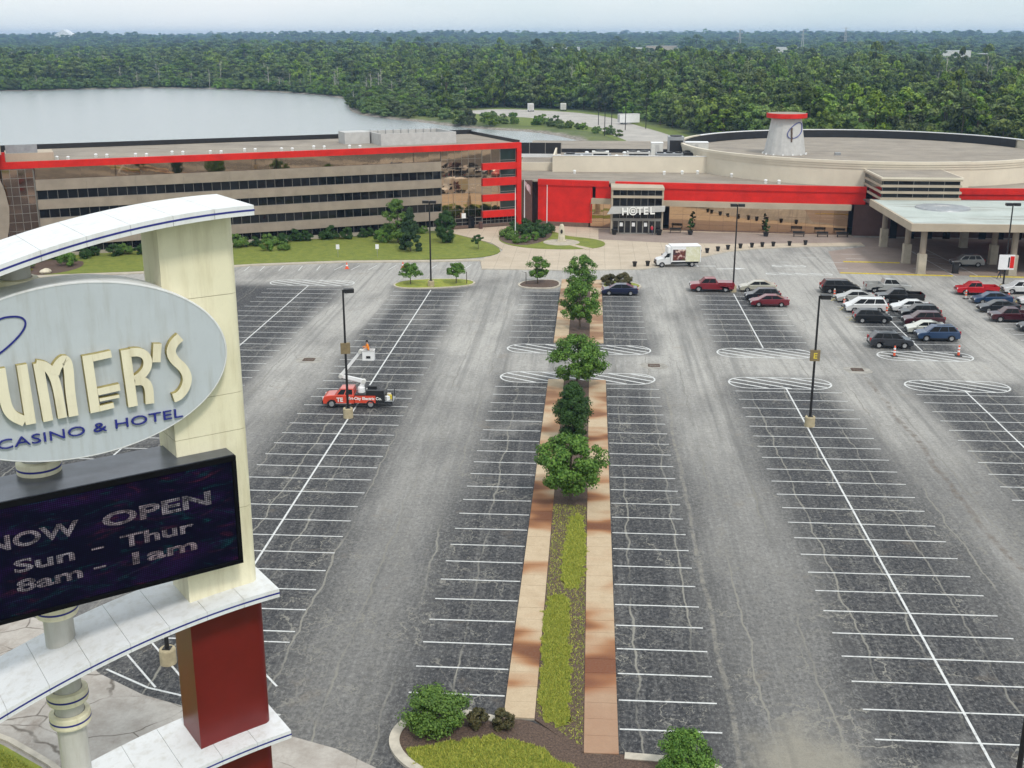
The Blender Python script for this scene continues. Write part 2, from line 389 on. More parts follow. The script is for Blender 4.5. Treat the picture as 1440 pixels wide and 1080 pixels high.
    # white specks
    c = g.mix(g.mr(g.noise(g.scale(p, 3.1, 3.1), 1.0, 2, .8), .76, .80, 0, .5), c, (.45, .44, .42))
    c = g.mix(g.mr(grain, .35, .65, .0, .22), c, (.02, .02, .02))
    g.bump(g.m('SUBTRACT', g.m('ADD', fine, grain), g.m('MULTIPLY', ck, 1.5)), .35, .012)
    return g.out(c, .9)
M['asphalt'] = asphalt_mat()
lot = tag(MB().sheet([(-130, 30), (160, 30), (160, 206), (-12, 206), (-130, 168)], 0).build('parking_lot', M['asphalt']), kind='structure')
# paint
g = NG('worn_white_line_paint'); p = g.world()
f = g.noise(p, 3.5, 5, .7)
M['paint'] = g.out(g.mix(g.mr(f, .5, .78), (.62, .62, .60), (.22, .215, .205)), .8)
g = NG('worn_yellow_line_paint'); p = g.world()
M['ypaint'] = g.out(g.mix(g.mr(g.noise(p, 2.5, 5, .7), .42, .7), (.58, .46, .08), (.30, .27, .2)), .8)
PZ = .005
def line_mesh(L, wd=.12):
    m = MB(); m.add([(-L/2, -wd/2, 0), (L/2, -wd/2, 0), (L/2, wd/2, 0), (-L/2, wd/2, 0)], [(0, 1, 2, 3)]); return m.mesh('stall_line', M['paint'])
LM = {}
def stall(x0, x1, y, rz=0, z=PZ):
    L = round(x1 - x0, 2)
    if L not in LM: LM[L] = line_mesh(L)
    link('stall_line', LM[L], lot, ((x0+x1)/2, y + rnd.uniform(-.04, .04), z), (0, 0, rz + rnd.uniform(-.003, .003)))
def seg(a, b, wd=.12, z=PZ + .003, mat='paint', name='painted_line', parent=None):
    a = Vector((a[0], a[1], 0)); b = Vector((b[0], b[1], 0)); d = (b-a).normalized(); q = Vector((-d.y, d.x, 0))*wd/2
    m = MB(); m.add([a-q, b-q, b+q, a+q], [(0, 1, 2, 3)])
    return m.build(name, M[mat], parent or lot, (0, 0, z))
ROW = [110.4 - 2.694*i for i in range(25)]
UP = [155.9 - 2.85*i for i in range(10)]
for y in ROW[:23]:
    stall(-9.2, -4.05, y); stall(2.0, 7.15, y)
for y in ROW: stall(14.7, 25.1, y); stall(32.3, 42.5, y)
for y in ROW[:20]: stall(50.0, 60.4, y)
for i, y in enumerate(UP):
    if i > 0: stall(1.95, 6.85, y)
    stall(-9.2, -4.05, y)
for i in range(10): stall(14.5, 25.0, 154.4 - 2.72*i)
for i in range(10): stall(32.2, 42.5, 154.6 - 2.72*i)
for i in range(11): stall(50.0, 60.4, 154.6 - 2.72*i)
for i in range(36): stall(-26.9, -16.9, 154.4 - 2.70*i)
for i in range(36): stall(-44.8, -34.4, 154.9 - 2.70*i)
for x, y0, y1 in ((19.85, 44, 112.0), (19.75, 127.3, 156.0), (37.4, 44, 112.0), (37.3, 127.0, 156.5), (55.2, 60, 112), (55.2, 127, 156), (-21.85, 58.7, 155.6), (-39.5, 60, 157.2)):
    seg((x, y0), (x, y1), .15)
def stadium(cx, cy, hl, hw, flip=1):
    m = MB(); w2 = .09
    out_ = arc(cx+hl-hw, cy, hw, -90, 90, 14) + arc(cx-hl+hw, cy, hw, 90, 270, 14)
    inn = arc(cx+hl-hw, cy, hw-.17, -90, 90, 14) + arc(cx-hl+hw, cy, hw-.17, 90, 270, 14)
    n = len(out_)
    m.add([(x, y, 0) for x, y in out_ + inn], [(i, (i+1) % n, n+(i+1) % n, n+i) for i in range(n)])
    def ins(x, y):
        dx = max(abs(x-cx)-(hl-hw), 0); return math.hypot(dx, y-cy) < hw-.15
    k = -hl - 4
    while k < hl + 4:
        ts = [t*.1 for t in range(-90, 91) if ins(cx+k+t*.1*.86, cy-flip*t*.1*.5)]
        if len(ts) > 6:
            a = Vector((cx+k+ts[0]*.86, cy-flip*ts[0]*.5, .002)); b = Vector((cx+k+ts[-1]*.86, cy-flip*ts[-1]*.5, .002))
            q = Vector((.5*flip, .86, 0))*.13; m.add([a-q, b-q, b+q, a+q], [(0, 1, 2, 3)])
        k += 2.3
    m.build('painted_island', M['paint'], lot, (0, 0, PZ+.004))
for cx, cy, hl in ((-1.0, 125.3, 8.1), (-1.0, 113.9, 8.0), (19.6, 125.0, 5.3), (19.5, 113.4, 5.2), (37.0, 124.9, 5.2), (37.1, 113.5, 5.2), (55.2, 125, 5.2), (55.2, 113.5, 5.2), (-39.4, 159.3, 6.1), (31.0, 170.4, 4.9), (30.5, 176.6, 2.6)):
    stadium(cx, cy, hl, 2.0 if cy < 165 else (.9 if cx < 31 and cy < 172 else .7))
# handicap stripes between the cars, in yellow
for (x0, x1, y0, y1) in ((32.2, 37.2, 147.0, 148.7), (32.2, 37.2, 141.4, 143.1), (37.4, 42.4, 147.8, 149.3), (50, 55, 147.4, 149.2), (55.4, 60, 153.0, 154.6), (32.2, 37.2, 152.6, 154.3)):
    k = x0
    seg((x0, y0), (x1, y0), .1, mat='ypaint'); seg((x0, y1), (x1, y1), .1, mat='ypaint')
    while k < x1 - .9:
        seg((k, y0), (k+.9, y1), .1, z=PZ+.006, mat='ypaint'); k += .8
# arrows, lane dashes and slanted stalls near the building
def arrow(x, y, rz, s=1.0):
    m = MB(); m.add([(-1.6, -.16, 0), (.6, -.16, 0), (.6, -.55, 0), (1.9, 0, 0), (.6, .55, 0), (.6, .16, 0), (-1.6, .16, 0)], [tuple(range(7))])
    o = m.build('painted_arrow', M['paint'], lot, (x, y, PZ), (0, 0, rz)); o.scale = (s, s, 1)
arrow(17.4, 175.8, R(182), 1.2); arrow(21.3, 173.9, R(8), 1.3)
for x, y, L in ((29.5, 179.9, 2.2), (33.6, 183.9, 2.6), (36.5, 180.0, 3), (29.3, 173.6, 3.4), (36.2, 175.5, 3.0), (33, 188, 3.2), (40.5, 187.5, 3.2), (40.5, 183.5, 3)):
    seg((x, y), (x+L, y), .14, mat='paint')
xs0 = [-80, -76.6, -73.4, -70, -66.8, -63.6, -60.5, -57.5, -54.5, -51.6, -49.3, -46.5, -43.6, -40.9, -38.3, -35.8, -33.2, -30.2, -27, -24, -21.3, -18.8]
for x in xs0:
    y = 167.2 + (x+51.5)*.117
    sl_ = .0 if x < -40 else .55
    seg((x, y), (x - .25 + sl_*1.6, y+3.6), .13)
# hatched corner at the lower left
seg((-26.3, 55.0), (-23.3, 53.3), .14); seg((-23.3, 53.3), (-20.0, 52.3), .14); seg((-20, 52.3), (-15.5, 51.2), .14)
for a, b in (((-26.0, 56.9), (-22.9, 53.35)), ((-25.0, 58.2), (-20.3, 52.6)), ((-23.6, 58.6), (-18.2, 52.2)), ((-21.9, 58.6), (-16.9, 52.6)), ((-20.2, 58.6), (-16.4, 53.9)), ((-26.0, 58.6), (-16.9, 58.6))):
    seg(a, b, .12, z=PZ+.006)
M['apron'] = simple('drain_apron_concrete', (.30, .28, .245), .9, var=.35, scale=1.2)
# drains with pale concrete aprons
for x, y in ((-30.2, 118.9), (7.1, 119.1), (28.4, 118.9)):
    MB().sheet(smooth_poly([(-1.3, -1.1), (0, -1.5), (1.5, -1.2), (1.3, .9), (.2, 1.3), (-1.5, 1.0)], 1), 0).build('drain_apron', M['apron'], lot, (x, y, .004), (0, 0, .1))
    dr = empty('storm_drain', (x, y, .008)); tag(dr, {-30.2: 'rusty iron storm drain grate in the aisle beside the bucket truck', 7.1: 'rusty iron storm drain grate beside the median hatching', 28.4: 'rusty iron storm drain grate in the silty valley between car rows'}[x], 'drain', 'storm drains')
    M.setdefault('rust', simple('rusty_iron', (.10, .06, .04), .8, var=.3, scale=4))
    f_ = MB(); [f_.box(*b) for b in ((-.62, .62, -.5, -.42, 0, .05), (-.62, .62, .42, .5, 0, .05), (-.62, -.54, -.42, .42, 0, .05), (.54, .62, -.42, .42, 0, .05))]; f_.build('frame', M['rust'], dr)
    for k in range(9): MB().box(-.03, .03, -.42, .42, 0, .04).build('bar', M['rust'], dr, (-.48+.12*k, 0, 0))
# ---------------------------------------------------------------- concrete street, lower left
g = NG('old_concrete_street'); p = g.world()
f1 = g.noise(p, .5, 6, .7); f2 = g.noise(p, 5, 5, .7)
c = g.mix(g.mr(f1, .35, .68), (.33, .29, .25), (.52, .48, .43))
c = g.mix(g.mr(g.noise(g.scale(p, .6, .25), 1.0, 6, .7), .54, .72, 0, .8), c, (.20, .15, .115))
pv = g.node('ShaderNodeMapping', {'Vector': p, 'Rotation': (0, 0, R(28)), 'Scale': (.22, .30, 1)}).outputs[0]
wv = g.node('ShaderNodeTexNoise', {'Vector': p, 'Scale': .8, 'Detail': 5}).outputs['Color']
pv = g.node('ShaderNodeMixRGB', {0: .12, 1: pv, 2: wv}, blend_type='ADD').outputs[0]
ed = g.node('ShaderNodeTexVoronoi', {'Vector': pv, 'Scale': 1.0}, feature='DISTANCE_TO_EDGE').outputs['Distance']
ck = g.m('MULTIPLY', g.mr(ed, .003, .014, 1, 0), g.mr(g.noise(p, .3, 4), .42, .55, .15, .9))
c = g.mix(ck, c, (.11, .09, .07)); c = g.mix(g.mr(f2, .3, .7, 0, .25), c, (.2, .18, .15))
g.bump(g.m('SUBTRACT', f2, g.m('MULTIPLY', ck, 2.0)), .35, .02)
M['street'] = g.out(c, .9)
street = tag(MB().sheet([(-75, 72), (-46, 66), (-31, 59.6), (-26.6, 54.6), (-23.3, 52.6), (-20, 51.4), (-12, 48.5), (-8, 46), (-6, 43), (-2, 30.5), (-75, 30.5)], .004).build('street', M['street']), kind='structure')
# ---------------------------------------------------------------- grass materials
def grass_mat(name, a, b, dry):
    g = NG(name); p = g.world()
    f1 = g.noise(p, .8, 6, .7); f2 = g.noise(p, 4.5, 5, .7); f3 = g.noise(p, 25, 3, .7)
    c = g.mix(g.mr(f1, .35, .65), a, b); c = g.mix(g.mr(f2, .48, .72, 0, .6), c, dry)
    c = g.mix(g.mr(f3, .3, .7, 0, .35), c, tuple(k*.35 for k in a))
    g.bump(g.m('ADD', f2, f3), .8, .06); return g.out(c, .95)
M['lawn'] = grass_mat('lawn_grass', (.13, .18, .022), (.24, .27, .035), (.32, .28, .07))
M['drygrass'] = grass_mat('dry_island_grass', (.19, .25, .03), (.38, .39, .05), (.46, .40, .10))
g = NG('bark_mulch'); p = g.world()
c = g.mix(g.mr(g.noise(p, 9, 5, .75), .35, .65), (.045, .028, .02), (.17, .11, .08))
g.bump(g.noise(p, 14, 4, .75), 1.0, .06); M['mulch'] = g.out(c, .95)
g = NG('grass_blade'); rr = g.node('ShaderNodeNewGeometry').outputs['Random Per Island']
M['blade'] = g.out(g.mix(rr, (.17, .25, .03), (.52, .49, .08)), .8)
def raised(name, poly, mat, z=.12, kerbw=.0, parent=None):
    poly = list(poly)
    if kerbw:
        k = empty(name); tag(k, kind='structure')
        outer = offset_poly(poly, kerbw)
        n = len(poly); m = MB()
        m.add([(x, y, .0) for x, y in outer]+[(x, y, .15) for x, y in outer]+[(x, y, .15) for x, y in poly]+[(x, y, .02) for x, y in poly],
              [(i, (i+1) % n, n+(i+1) % n, n+i) for i in range(n)]+[(n+i, n+(i+1) % n, 2*n+(i+1) % n, 2*n+i) for i in range(n)]+[(2*n+i, 2*n+(i+1) % n, 3*n+(i+1) % n, 3*n+i) for i in range(n)])
        m.build('kerb', M['kerb'], k)
        MB().sheet(poly, z).build('soil_bed', M[mat], k); return k
    return tag(MB().prism(poly, -.05, z).build(name, M[mat], parent), kind='structure')
# lawn in front of the hotel wing
LAWN = [(-120, 150), (-79, 162.3), (-66.5, 165.6), (-53.3, 172), (-38.8, 176.2), (-25.5, 177.8), (-18, 179.8), (-15, 183), (-14.4, 187), (-16.8, 193.3), (-21, 198.5), (-26, 205), (-60, 189.5), (-125, 155)]
raised('lawn', smooth_poly(LAWN, 1), 'lawn', .13)
strip([(-118, 147.5), (-79, 160.5), (-66.5, 163.9), (-52, 170.8), (-38, 174.6), (-25, 176), (-16.3, 177.6)], .0, .11, -1.5, 0, 'path', M['concrete'])['kind'] = 'structure'
# plaza
def paver_mat(name, a, b, sx, sy, rot=0, joint=.012):
    g = NG(name); p = g.world()
    pr = g.node('ShaderNodeMapping', {'Vector': p, 'Rotation': (0, 0, rot)}).outputs[0]
    x, y, _ = g.xyz(pr); f = g.noise(p, .25, 6, .65); f2 = g.noise(p, 4, 5, .7)
    c = g.mix(g.mr(f, .3, .7), a, b); c = g.mix(g.mr(f2, .3, .75, 0, .25), c, tuple(k*.6 for k in a))
    def jt(v, s): return g.mr(g.m('ABSOLUTE', g.m('SUBTRACT', g.m('FRACT', g.m('DIVIDE', v, s)), .5)), .5-joint*2/s, .5-joint/s, 0, 1)
    j = g.m('MAXIMUM', jt(x, sx), jt(y, sy)); c = g.mix(g.m('MULTIPLY', j, .6), c, (.16, .12, .09))
    g.bump(g.m('SUBTRACT', f2, j), .3, .02); return g.out(c, .88)
M['plaza'] = paver_mat('tan_plaza_concrete', (.44, .36, .265), (.56, .47, .36), 2.4, 2.4, 0, .016)
M['pavers'] = paver_mat('brown_unit_pavers', (.26, .20, .17), (.36, .29, .245), .6, .6, R(45), .02)
PLZ = [(-16.2, 171.2), (-3, 171.0), (8, 172.6), (12, 176), (15, 180), (18.5, 184.3), (22, 188.3), (27, 191.3), (36, 194.2), (46, 195.5), (46, 206), (-12, 214), (-27, 206), (-20.8, 199), (-16.6, 193.6), (-14.2, 187), (-14.8, 183), (-17.2, 178.8)]
raised('plaza', PLZ, 'plaza', .10)
strip([(-16.2, 171.05), (-3, 170.85), (8, 172.4), (12.2, 175.9), (15.2, 179.9), (18.7, 184.2), (22.2, 188.1), (27.2, 191.1), (36.2, 194.0), (46, 195.3)], .0, .125, 0, .22, 'kerb', M['kerb'])['kind'] = 'structure'
raised('pavement', [(1.5, 198.5), (14, 195.5), (24, 195.5), (46, 198.2), (46, 205.4), (13, 208), (1.5, 210)], 'pavers', .105)
MB().sheet([(37, 171.2), (130, 169.5), (130, 204), (46.1, 204), (46.1, 195), (39, 190)], .004).build('driveway', M['pavers'])['kind'] = 'structure'
for a, b in (((37.2, 171.5), (53.2, 170.3)), ((55.6, 170.3), (75, 169.5)), ((39.5, 180.6), (48, 180.2))):
    strip([a, b], 0, .13, -.12, .12, 'kerb', M['yellow'])['kind'] = 'structure'
for a, b in (((52.4, 193.2), (53.6, 170)), ((55.4, 192.8), (57.0, 170.2)), ((52.5, 190.5), (55.5, 188)), ((52.7, 186.5), (55.8, 184.5)), ((53, 181), (56.4, 179.2)), ((53.3, 175.5), (56.7, 173.8)), ((49, 176), (53, 175.6))):
    seg(a, b, .13, z=.012)
# oval island with the statue
OV = smooth_poly([(-16.2, 200.5), (-14.9, 193), (-10, 188.6), (-3.4, 188.0), (1.5, 189.6), (3.0, 194.0), (1.2, 198.6), (-4.6, 201.5), (-6.5, 206.5), (-10, 208.3), (-14.1, 206.9)], 2)
raised('lawn', OV, 'lawn', .17)
MB().lathe([(3.1, 0), (3.1, .09)], 28).build('paving_circle', M['concrete'], None, (-4.8, 194.6, .12))['kind'] = 'structure'
MB().prism([(-3.4, 191.9), (-.6, 188.2), (.6, 188.9), (-2.6, 192.6)], .05, .19).build('path', M['plaza'])['kind'] = 'structure'
MB().prism(smooth_poly([(-16.1, 200.2), (-14.9, 194), (-11.5, 191), (-8.6, 193.5), (-6.8, 199.5), (-6.6, 206), (-10, 208.2), (-14, 206.8)], 2), .05, .185).build('planting_bed', M['mulch'])['kind'] = 'structure'
MB().prism(smooth_poly([(-93, 158.5), (-83, 160.6), (-78.5, 162.5), (-76.5, 168), (-80, 175), (-98, 168)], 2), .0, .15).build('planting_bed', M['mulch'])['kind'] = 'structure'
# ---------------------------------------------------------------- the median
g = NG('rust_stained_concrete_walk'); p = g.world()
x, y, _ = g.xyz(p)
f1 = g.noise(p, 1.2, 6, .65)
c = g.mix(g.mr(f1, .3, .7), (.46, .345, .22), (.54, .42, .28))
side = g.m('MULTIPLY', g.m('GREATER_THAN', x, -1.0), 40.0)
st = g.noise(g.node('ShaderNodeCombineXYZ', {0: g.m('MULTIPLY', g.m('ADD', x, side), .16), 1: g.m('MULTIPLY', g.m('ADD', y, side), .27)}).outputs[0], 1.0, 2, .45, 0)
pool = g.mr(y, 95, 112, 1, .55)
c = g.mix(g.m('MULTIPLY', g.mr(st, .42, .60, 0, .9, True), pool), c, (.33, .125, .034))
c = g.mix(g.m('MULTIPLY', g.mr(st, .53, .66, 0, .92, True), pool), c, (.13, .04, .014))
c = g.mix(g.m('MULTIPLY', g.mr(y, 62, 52, 0, .55), g.mr(x, -1, 0)), c, (.24, .075, .035))
c = g.mix(g.mr(g.noise(p, 8, 4, .7), .4, .75, 0, .3), c, (.2, .15, .1))
g.bump(g.noise(p, 12, 4), .25, .01)
M['walk'] = g.out(c, .88)
def walk(x0, x1, y0, y1):
    w_ = empty('sidewalk'); tag(w_, kind='structure')
    MB().box(x0, x1, y0, y1, 0, .085).build('slab_base', M['concrete'], w_)
    n = max(1, round((y1-y0)/1.5)); st_ = (y1-y0)/n
    me_ = MB().box(-(x1-x0)/2, (x1-x0)/2, -st_/2+.012, st_/2-.012, 0, .05).mesh('slab', M['walk'])
    for i in range(n):
        link('slab', me_, w_, ((x0+x1)/2, y0+st_*(i+.5), .086+rnd.uniform(0, .008)), (rnd.uniform(-.003, .003), rnd.uniform(-.003, .003), 0))
walk(-3.95, -2.35, 51.6, 112.9); walk(.2, 1.9, 48.8, 112.9)
walk(-3.9, -2.25, 127.8, 163.6); walk(.2, 1.8, 127.8, 163.6)
walk(-2.2, .15, 127.8, 130.6)
raised('planting_bed', [(-2.34, 51.6), (.19, 48.8), (.19, 112.8), (-2.34, 112.8)], 'mulch', .10)
raised('planting_bed', [(-2.24, 130.7), (.19, 130.7), (.19, 163.6), (-2.24, 163.6)], 'mulch', .10)
def ragged(pts, amp=.11, step=.22):
    q = resample(list(pts)+[pts[0]], step); return [(x_+rnd.gauss(0, amp), y_+rnd.gauss(0, amp)) for x_, y_ in q[:-1]]
G1 = smooth_poly([(-1.55, 66.4), (.12, 66.3), (.14, 78), (-1.0, 78.6), (-1.35, 73)], 1)
G2 = smooth_poly([(-2.3, 65.3), (-.75, 65.5), (-.7, 58), (-.55, 53), (-.6, 50.4), (-2.2, 51.9), (-2.3, 58)], 1)
G1, G2 = ragged(G1), ragged(G2)
for G_ in (G1, G2): raised('grass_strip', G_, 'drygrass', .125)
BULB = smooth_poly([(-9.6, 49.6), (-9.0, 51.4), (-7.4, 52.3), (-5.6, 52.1), (-4.1, 51.5), (-2.4, 51.5), (-.5, 49.6), (.2, 48.7), (2.2, 48.9), (6.4, 48.6), (7.2, 47.4), (6.2, 44), (2, 42.5), (-3, 43.2), (-7.2, 46.2)], 2)
raised('planting_bed', BULB, 'mulch', .10)
strip(smooth_poly([(-4.1, 51.55), (-5.6, 52.15), (-7.4, 52.35), (-9.0, 51.45), (-9.65, 49.6), (-9.0, 47.8), (-7.2, 46.2), (-3, 43.2), (2, 42.5), (6.2, 44), (7.2, 47.4), (6.4, 48.65), (2.2, 48.95)], 3, False), 0, .15, -.5, .02, 'kerb', M['kerb'])['kind'] = 'structure'
BG = smooth_poly([(-8.8, 48.2), (-7.0, 49.0), (-4.5, 49.9), (-2.6, 49.6), (-1.0, 48.2), (.4, 46.8), (1.5, 44), (-3, 43.8), (-6.8, 46.4)], 1)
BG = ragged(BG, .15, .3)
raised('grass_strip', BG, 'drygrass', .125)
def small_island(pts, mat):
    raised('planting_bed', smooth_poly(pts, 2), mat, .12, .25)
small_island([(-27.6, 158.8), (-26, 161.9), (-18.4, 163.2), (-16.2, 161.2), (-16.8, 158.4), (-22.6, 156.3), (-26.6, 156.4)], 'drygrass')
small_island([(-10.0, 159.7), (-8.7, 162.8), (-4.3, 163.4), (-4.2, 157.6), (-9.0, 157.6)], 'mulch')
small_island([(2.1, 163.4), (5.6, 162.6), (7.4, 160.2), (6.4, 157.5), (2.1, 157.3)], 'drygrass')
# corner grass, lower left
raised('lawn', [(-60, 58), (-40, 51.5), (-31.5, 48.9), (-28.4, 47.5), (-25.7, 45.9), (-22, 43), (-17.5, 38), (-14, 30.5), (-60, 30.5)], 'drygrass', .12)
strip([(-60, 58.2), (-40, 51.8), (-31.5, 49.2), (-28.3, 47.8), (-25.5, 46.1), (-21.8, 43.2), (-17.2, 38.2), (-13.7, 30.5)], 0, .14, -.3, 0, 'kerb', M['kerb'])['kind'] = 'structure'
def blades(name, poly, n, z, label, h=.13):
    poly = list(poly); xs = [q[0] for q in poly]; ys = [q[1] for q in poly]
    rs = np.random.RandomState(3+n % 97); px = rs.uniform(min(xs), max(xs), n*2); py = rs.uniform(min(ys), max(ys), n*2)
    ok = poly_sd(px, py, poly) < -.02; px, py = px[ok], py[ok]; k = len(px)
    a = rs.uniform(0, 6.283, k); L = h*rs.uniform(.5, 1.3, k); ww = rs.uniform(.012, .03, k)
    lx, ly = rs.normal(0, .06, k), rs.normal(0, .06, k)
    v = np.zeros((k, 3, 3)); dx, dy = np.cos(a)*ww, np.sin(a)*ww
    v[:, 0] = np.stack([px-dx, py-dy, np.full(k, z)], 1); v[:, 1] = np.stack([px+dx, py+dy, np.full(k, z)], 1); v[:, 2] = np.stack([px+lx, py+ly, z+L], 1)
    me_ = bpy.data.meshes.new(name); me_.from_pydata(v.reshape(-1, 3).tolist(), [], np.arange(3*k).reshape(-1, 3).tolist()); me_.materials.append(M['blade'])
    tag(link(name, me_), label, 'grass', kind='stuff')
blades('grass', [(-2.3, 52), (.15, 49.2), (.15, 80), (-2.3, 80)], 5000, .1, 'sparse weeds sprouting in the mulch of the median bed', .09)
blades('grass', G1, 9000, .12, 'yellowish grass growing in the upper strip of the median bed')
blades('grass', G2, 16000, .12, 'yellowish grass growing in the lower strip of the median bed')
blades('grass', BG, 26000, .12, 'dry grass on the rounded island at the end of the median')
blades('grass', [(-40, 51.2), (-31.5, 48.6), (-28.4, 47.2), (-25.7, 45.6), (-22, 42.7), (-30, 42)], 26000, .115, 'dry grass behind the kerb of the concrete street')
# ================================================================ BUILDINGS
def roof_mat(name, a, b):
    g = NG(name); p = g.world()
    f = g.noise(p, .18, 6, .65); f2 = g.noise(p, 6, 4, .75)
    c = g.mix(g.mr(f, .32, .68), a, b); c = g.mix(g.mr(f2, .3, .72, 0, .4), c, tuple(k*.5 for k in a))
    c = g.mix(g.mr(g.noise(g.scale(p, .06, .3), 1.0, 5, .7), .52, .68, 0, .6), c, (.16, .13, .1))
    g.bump(f2, .5, .04); return g.out(c, .95)
M['gravel'] = roof_mat('gravel_roof', (.25, .215, .175), (.38, .325, .26))
M['membrane'] = roof_mat('pale_green_roof_membrane', (.42, .46, .42), (.56, .60, .56))
PANE = {}
def pane(parent, x, z, w_, h, y, mat, tilt=.006, name='pane'):
    k = (round(w_, 2), round(h, 2), mat)
    if k not in PANE: PANE[k] = MB().box(-w_/2, w_/2, -.02, .02, -h/2, h/2).mesh('pane', M[mat])
    return link(name, PANE[k], parent, (x, y, z), (rnd.gauss(0, tilt), 0, rnd.gauss(0, tilt)))
def window_grid(parent, x0, x1, zs, step, y, mat, fr=.05, frmat='alu', depth=.09, tilt=.006, name='window_band', mul_y=None):
    """one framed band: mullions and rails as its mesh, panes as children"""
    n = max(1, round((x1-x0)/step)); st = (x1-x0)/n; m = MB()
    yf = y - depth if mul_y is None else mul_y
    for i in range(n+1):
        m.box(x0+st*i-fr/2, x0+st*i+fr/2, yf, y+.03, zs[0], zs[-1])
    for i in range(n):
        for z in zs: m.box(x0+st*i+fr/2+.001, x0+st*(i+1)-fr/2-.001, yf+.012, y+.03, z-fr/2, z+fr/2)
    b = m.build(name, M[frmat], parent)
    for j in range(len(zs)-1):
        for i in range(n):
            pane(b, x0+st*(i+.5), (zs[j]+zs[j+1])/2, st-fr-.002, zs[j+1]-zs[j]-fr-.002, y, mat if isinstance(mat, str) else mat[(i*7+j*3) % len(mat)], tilt)
    return b
# ---------------------------------------------------------------- hotel wing (local x along the front, y back)
HW = empty('hotel_building', (-13.05, 214.8, 0), math.atan2(.469, .883))
tag(HW, 'long five storey hotel wing with red fascia and tan bands beside the lake', 'building')
bx = lambda name, mat, *b, parent=HW: MB().box(*b).build(name, M[mat], parent)
WL = -83.2
bx('wall', 'brown', WL, -.05, .32, 24, 0, 14.8)
bx('roof', 'gravel', WL, -.3, .35, 23.7, 14.8, 14.92)
bx('fascia', 'red', -110, 0, -.45, .30, 14.1, 15.12)
bx('back_parapet', 'darkmetal', WL-16, 0, 23.72, 24.1, 14.0, 15.75)
bx('end_parapet', 'darkmetal', -.32, .0, .32, 23.7, 14.0, 15.5)
bx('foundation', 'concrete', WL, -15.7, -.25, .3, 0, .55)
for z0, z1 in ((1.8, 3.3), (4.8, 6.2), (7.65, 9.1), (10.6, 12.25)):
    n = 9; st = (-15.62-WL)/n
    for i in range(n):
        bx('spandrel_panel', 'tan', WL+st*i+.008, WL+st*(i+1)-.008, -.2, .3, z0, z1)
for z0, z1 in ((.57, 1.79), (3.31, 4.79), (6.21, 7.64), (9.11, 10.59)):
    window_grid(HW, WL+.1, -15.7, [z0+.04, z1-.03], 1.5, .12, 'darkglass', .05, depth=.08)
window_grid(HW, WL+.1, -15.7, [12.3, 14.06], 2.25, .05, 'bronze', .03, 'bronze2', .03, .0012)
# mirrored bay and the red corner frame
window_grid(HW, -15.58, -7.72, [1.85]+[1.85+1.53*k for k in range(1, 9)], 1.31, .05, 'bronze', .035, 'alu', .03, .0022)
window_grid(HW, -15.58, -7.72, [.3, 1.1, 1.8], 1.31, .12, 'darkglass', .06)
for z0, z1 in ((10.4, 11.6), (7.5, 8.9), (4.65, 5.9), (1.72, 2.95)):
    bx('red_band', 'red', -7.68, -.92, -.42, .3, z0, z1)
bx('corner_post', 'red', -.9, .02, -.46, .35, 0, 14.09)
for z0, z1 in ((11.62, 14.08), (8.92, 10.38), (5.92, 7.48), (2.97, 4.63)):
    window_grid(HW, -7.66, -4.1, [z0, z1], 1.78, .05, 'bronze', .05, 'alu', .05)
    window_grid(HW, -4.05, -.95, [z0+.03, z0+.4, z1-.02], 3.0, .12, 'greenglass', .07, 'alu', .05)
window_grid(HW, -7.66, -.95, [.55, 1.15, 1.70], .84, .1, 'darkglass', .05)
bx('base_course', 'brick', -15.58, -.95, -.3, .3, 0, .54)
bx('entrance_door', 'door', -10.6, -9.4, -.34, -.25, .0, 2.2)
bx('notice_panel', 'white', -11.9, -11.1, -.36, -.3, 1.9, 2.8)
# penthouse screen on the roof
for a in ((-25, -10.6, 5.2, 5.5, 14.92, 17.0), (-25, -10.6, 15.0, 15.3, 14.92, 16.9), (-25, -24.7, 5.5, 15.0, 14.92, 16.95), (-10.9, -10.6, 5.5, 15.0, 14.92, 16.95)):
    bx('screen_wall', 'greylight', *a)
bx('screen_wall', 'greylight', -30, -25.3, 11, 15.2, 14.92, 17.0)
for k in range(9): bx('screen_post', 'grey', -24+k*1.5, -23.92+k*1.5, 14.85, 14.98, 15.0, 17.2)
# mirrored stair tower at the left end
TW = []
for k in range(15):
    a = R(-78 - 9.5*k); TW.append((-86.2+13.5*math.cos(a), 13.0+13.5*math.sin(a)))
TW = [(-83.3, -.1)] + TW
ti = 0
for i in range(len(TW)-1):
    a, b = TW[i], TW[i+1]; L = math.hypot(b[0]-a[0], b[1]-a[1]); ang = math.atan2(b[1]-a[1], b[0]-a[0])
    e = MB()
    for z in [0.4+1.36*k for k in range(11)]: e.box(0, L, -.03, .06, z-.03, z+.03)
    for q in (0, L/2): e.box(q-.03, q+.03, -.05, .07, .4, 14.05)
    fr_ = e.build('curtain_wall_frame', M['alu'], HW, (a[0], a[1], 0), (0, 0, ang))
    for k in range(10):
        for q in (0, 1):
            pane(fr_, L*(q+.5)/2, .4+1.36*(k+.5), L/2-.07, 1.29, 0.0, 'bronze2', .003)
MB().prism([(p_[0]*.995-.4, p_[1]+.4) for p_ in TW[:-3]][::-1] + [(-83.4, 14)], 0, 14.7).build('tower_core', M['brown'], HW)
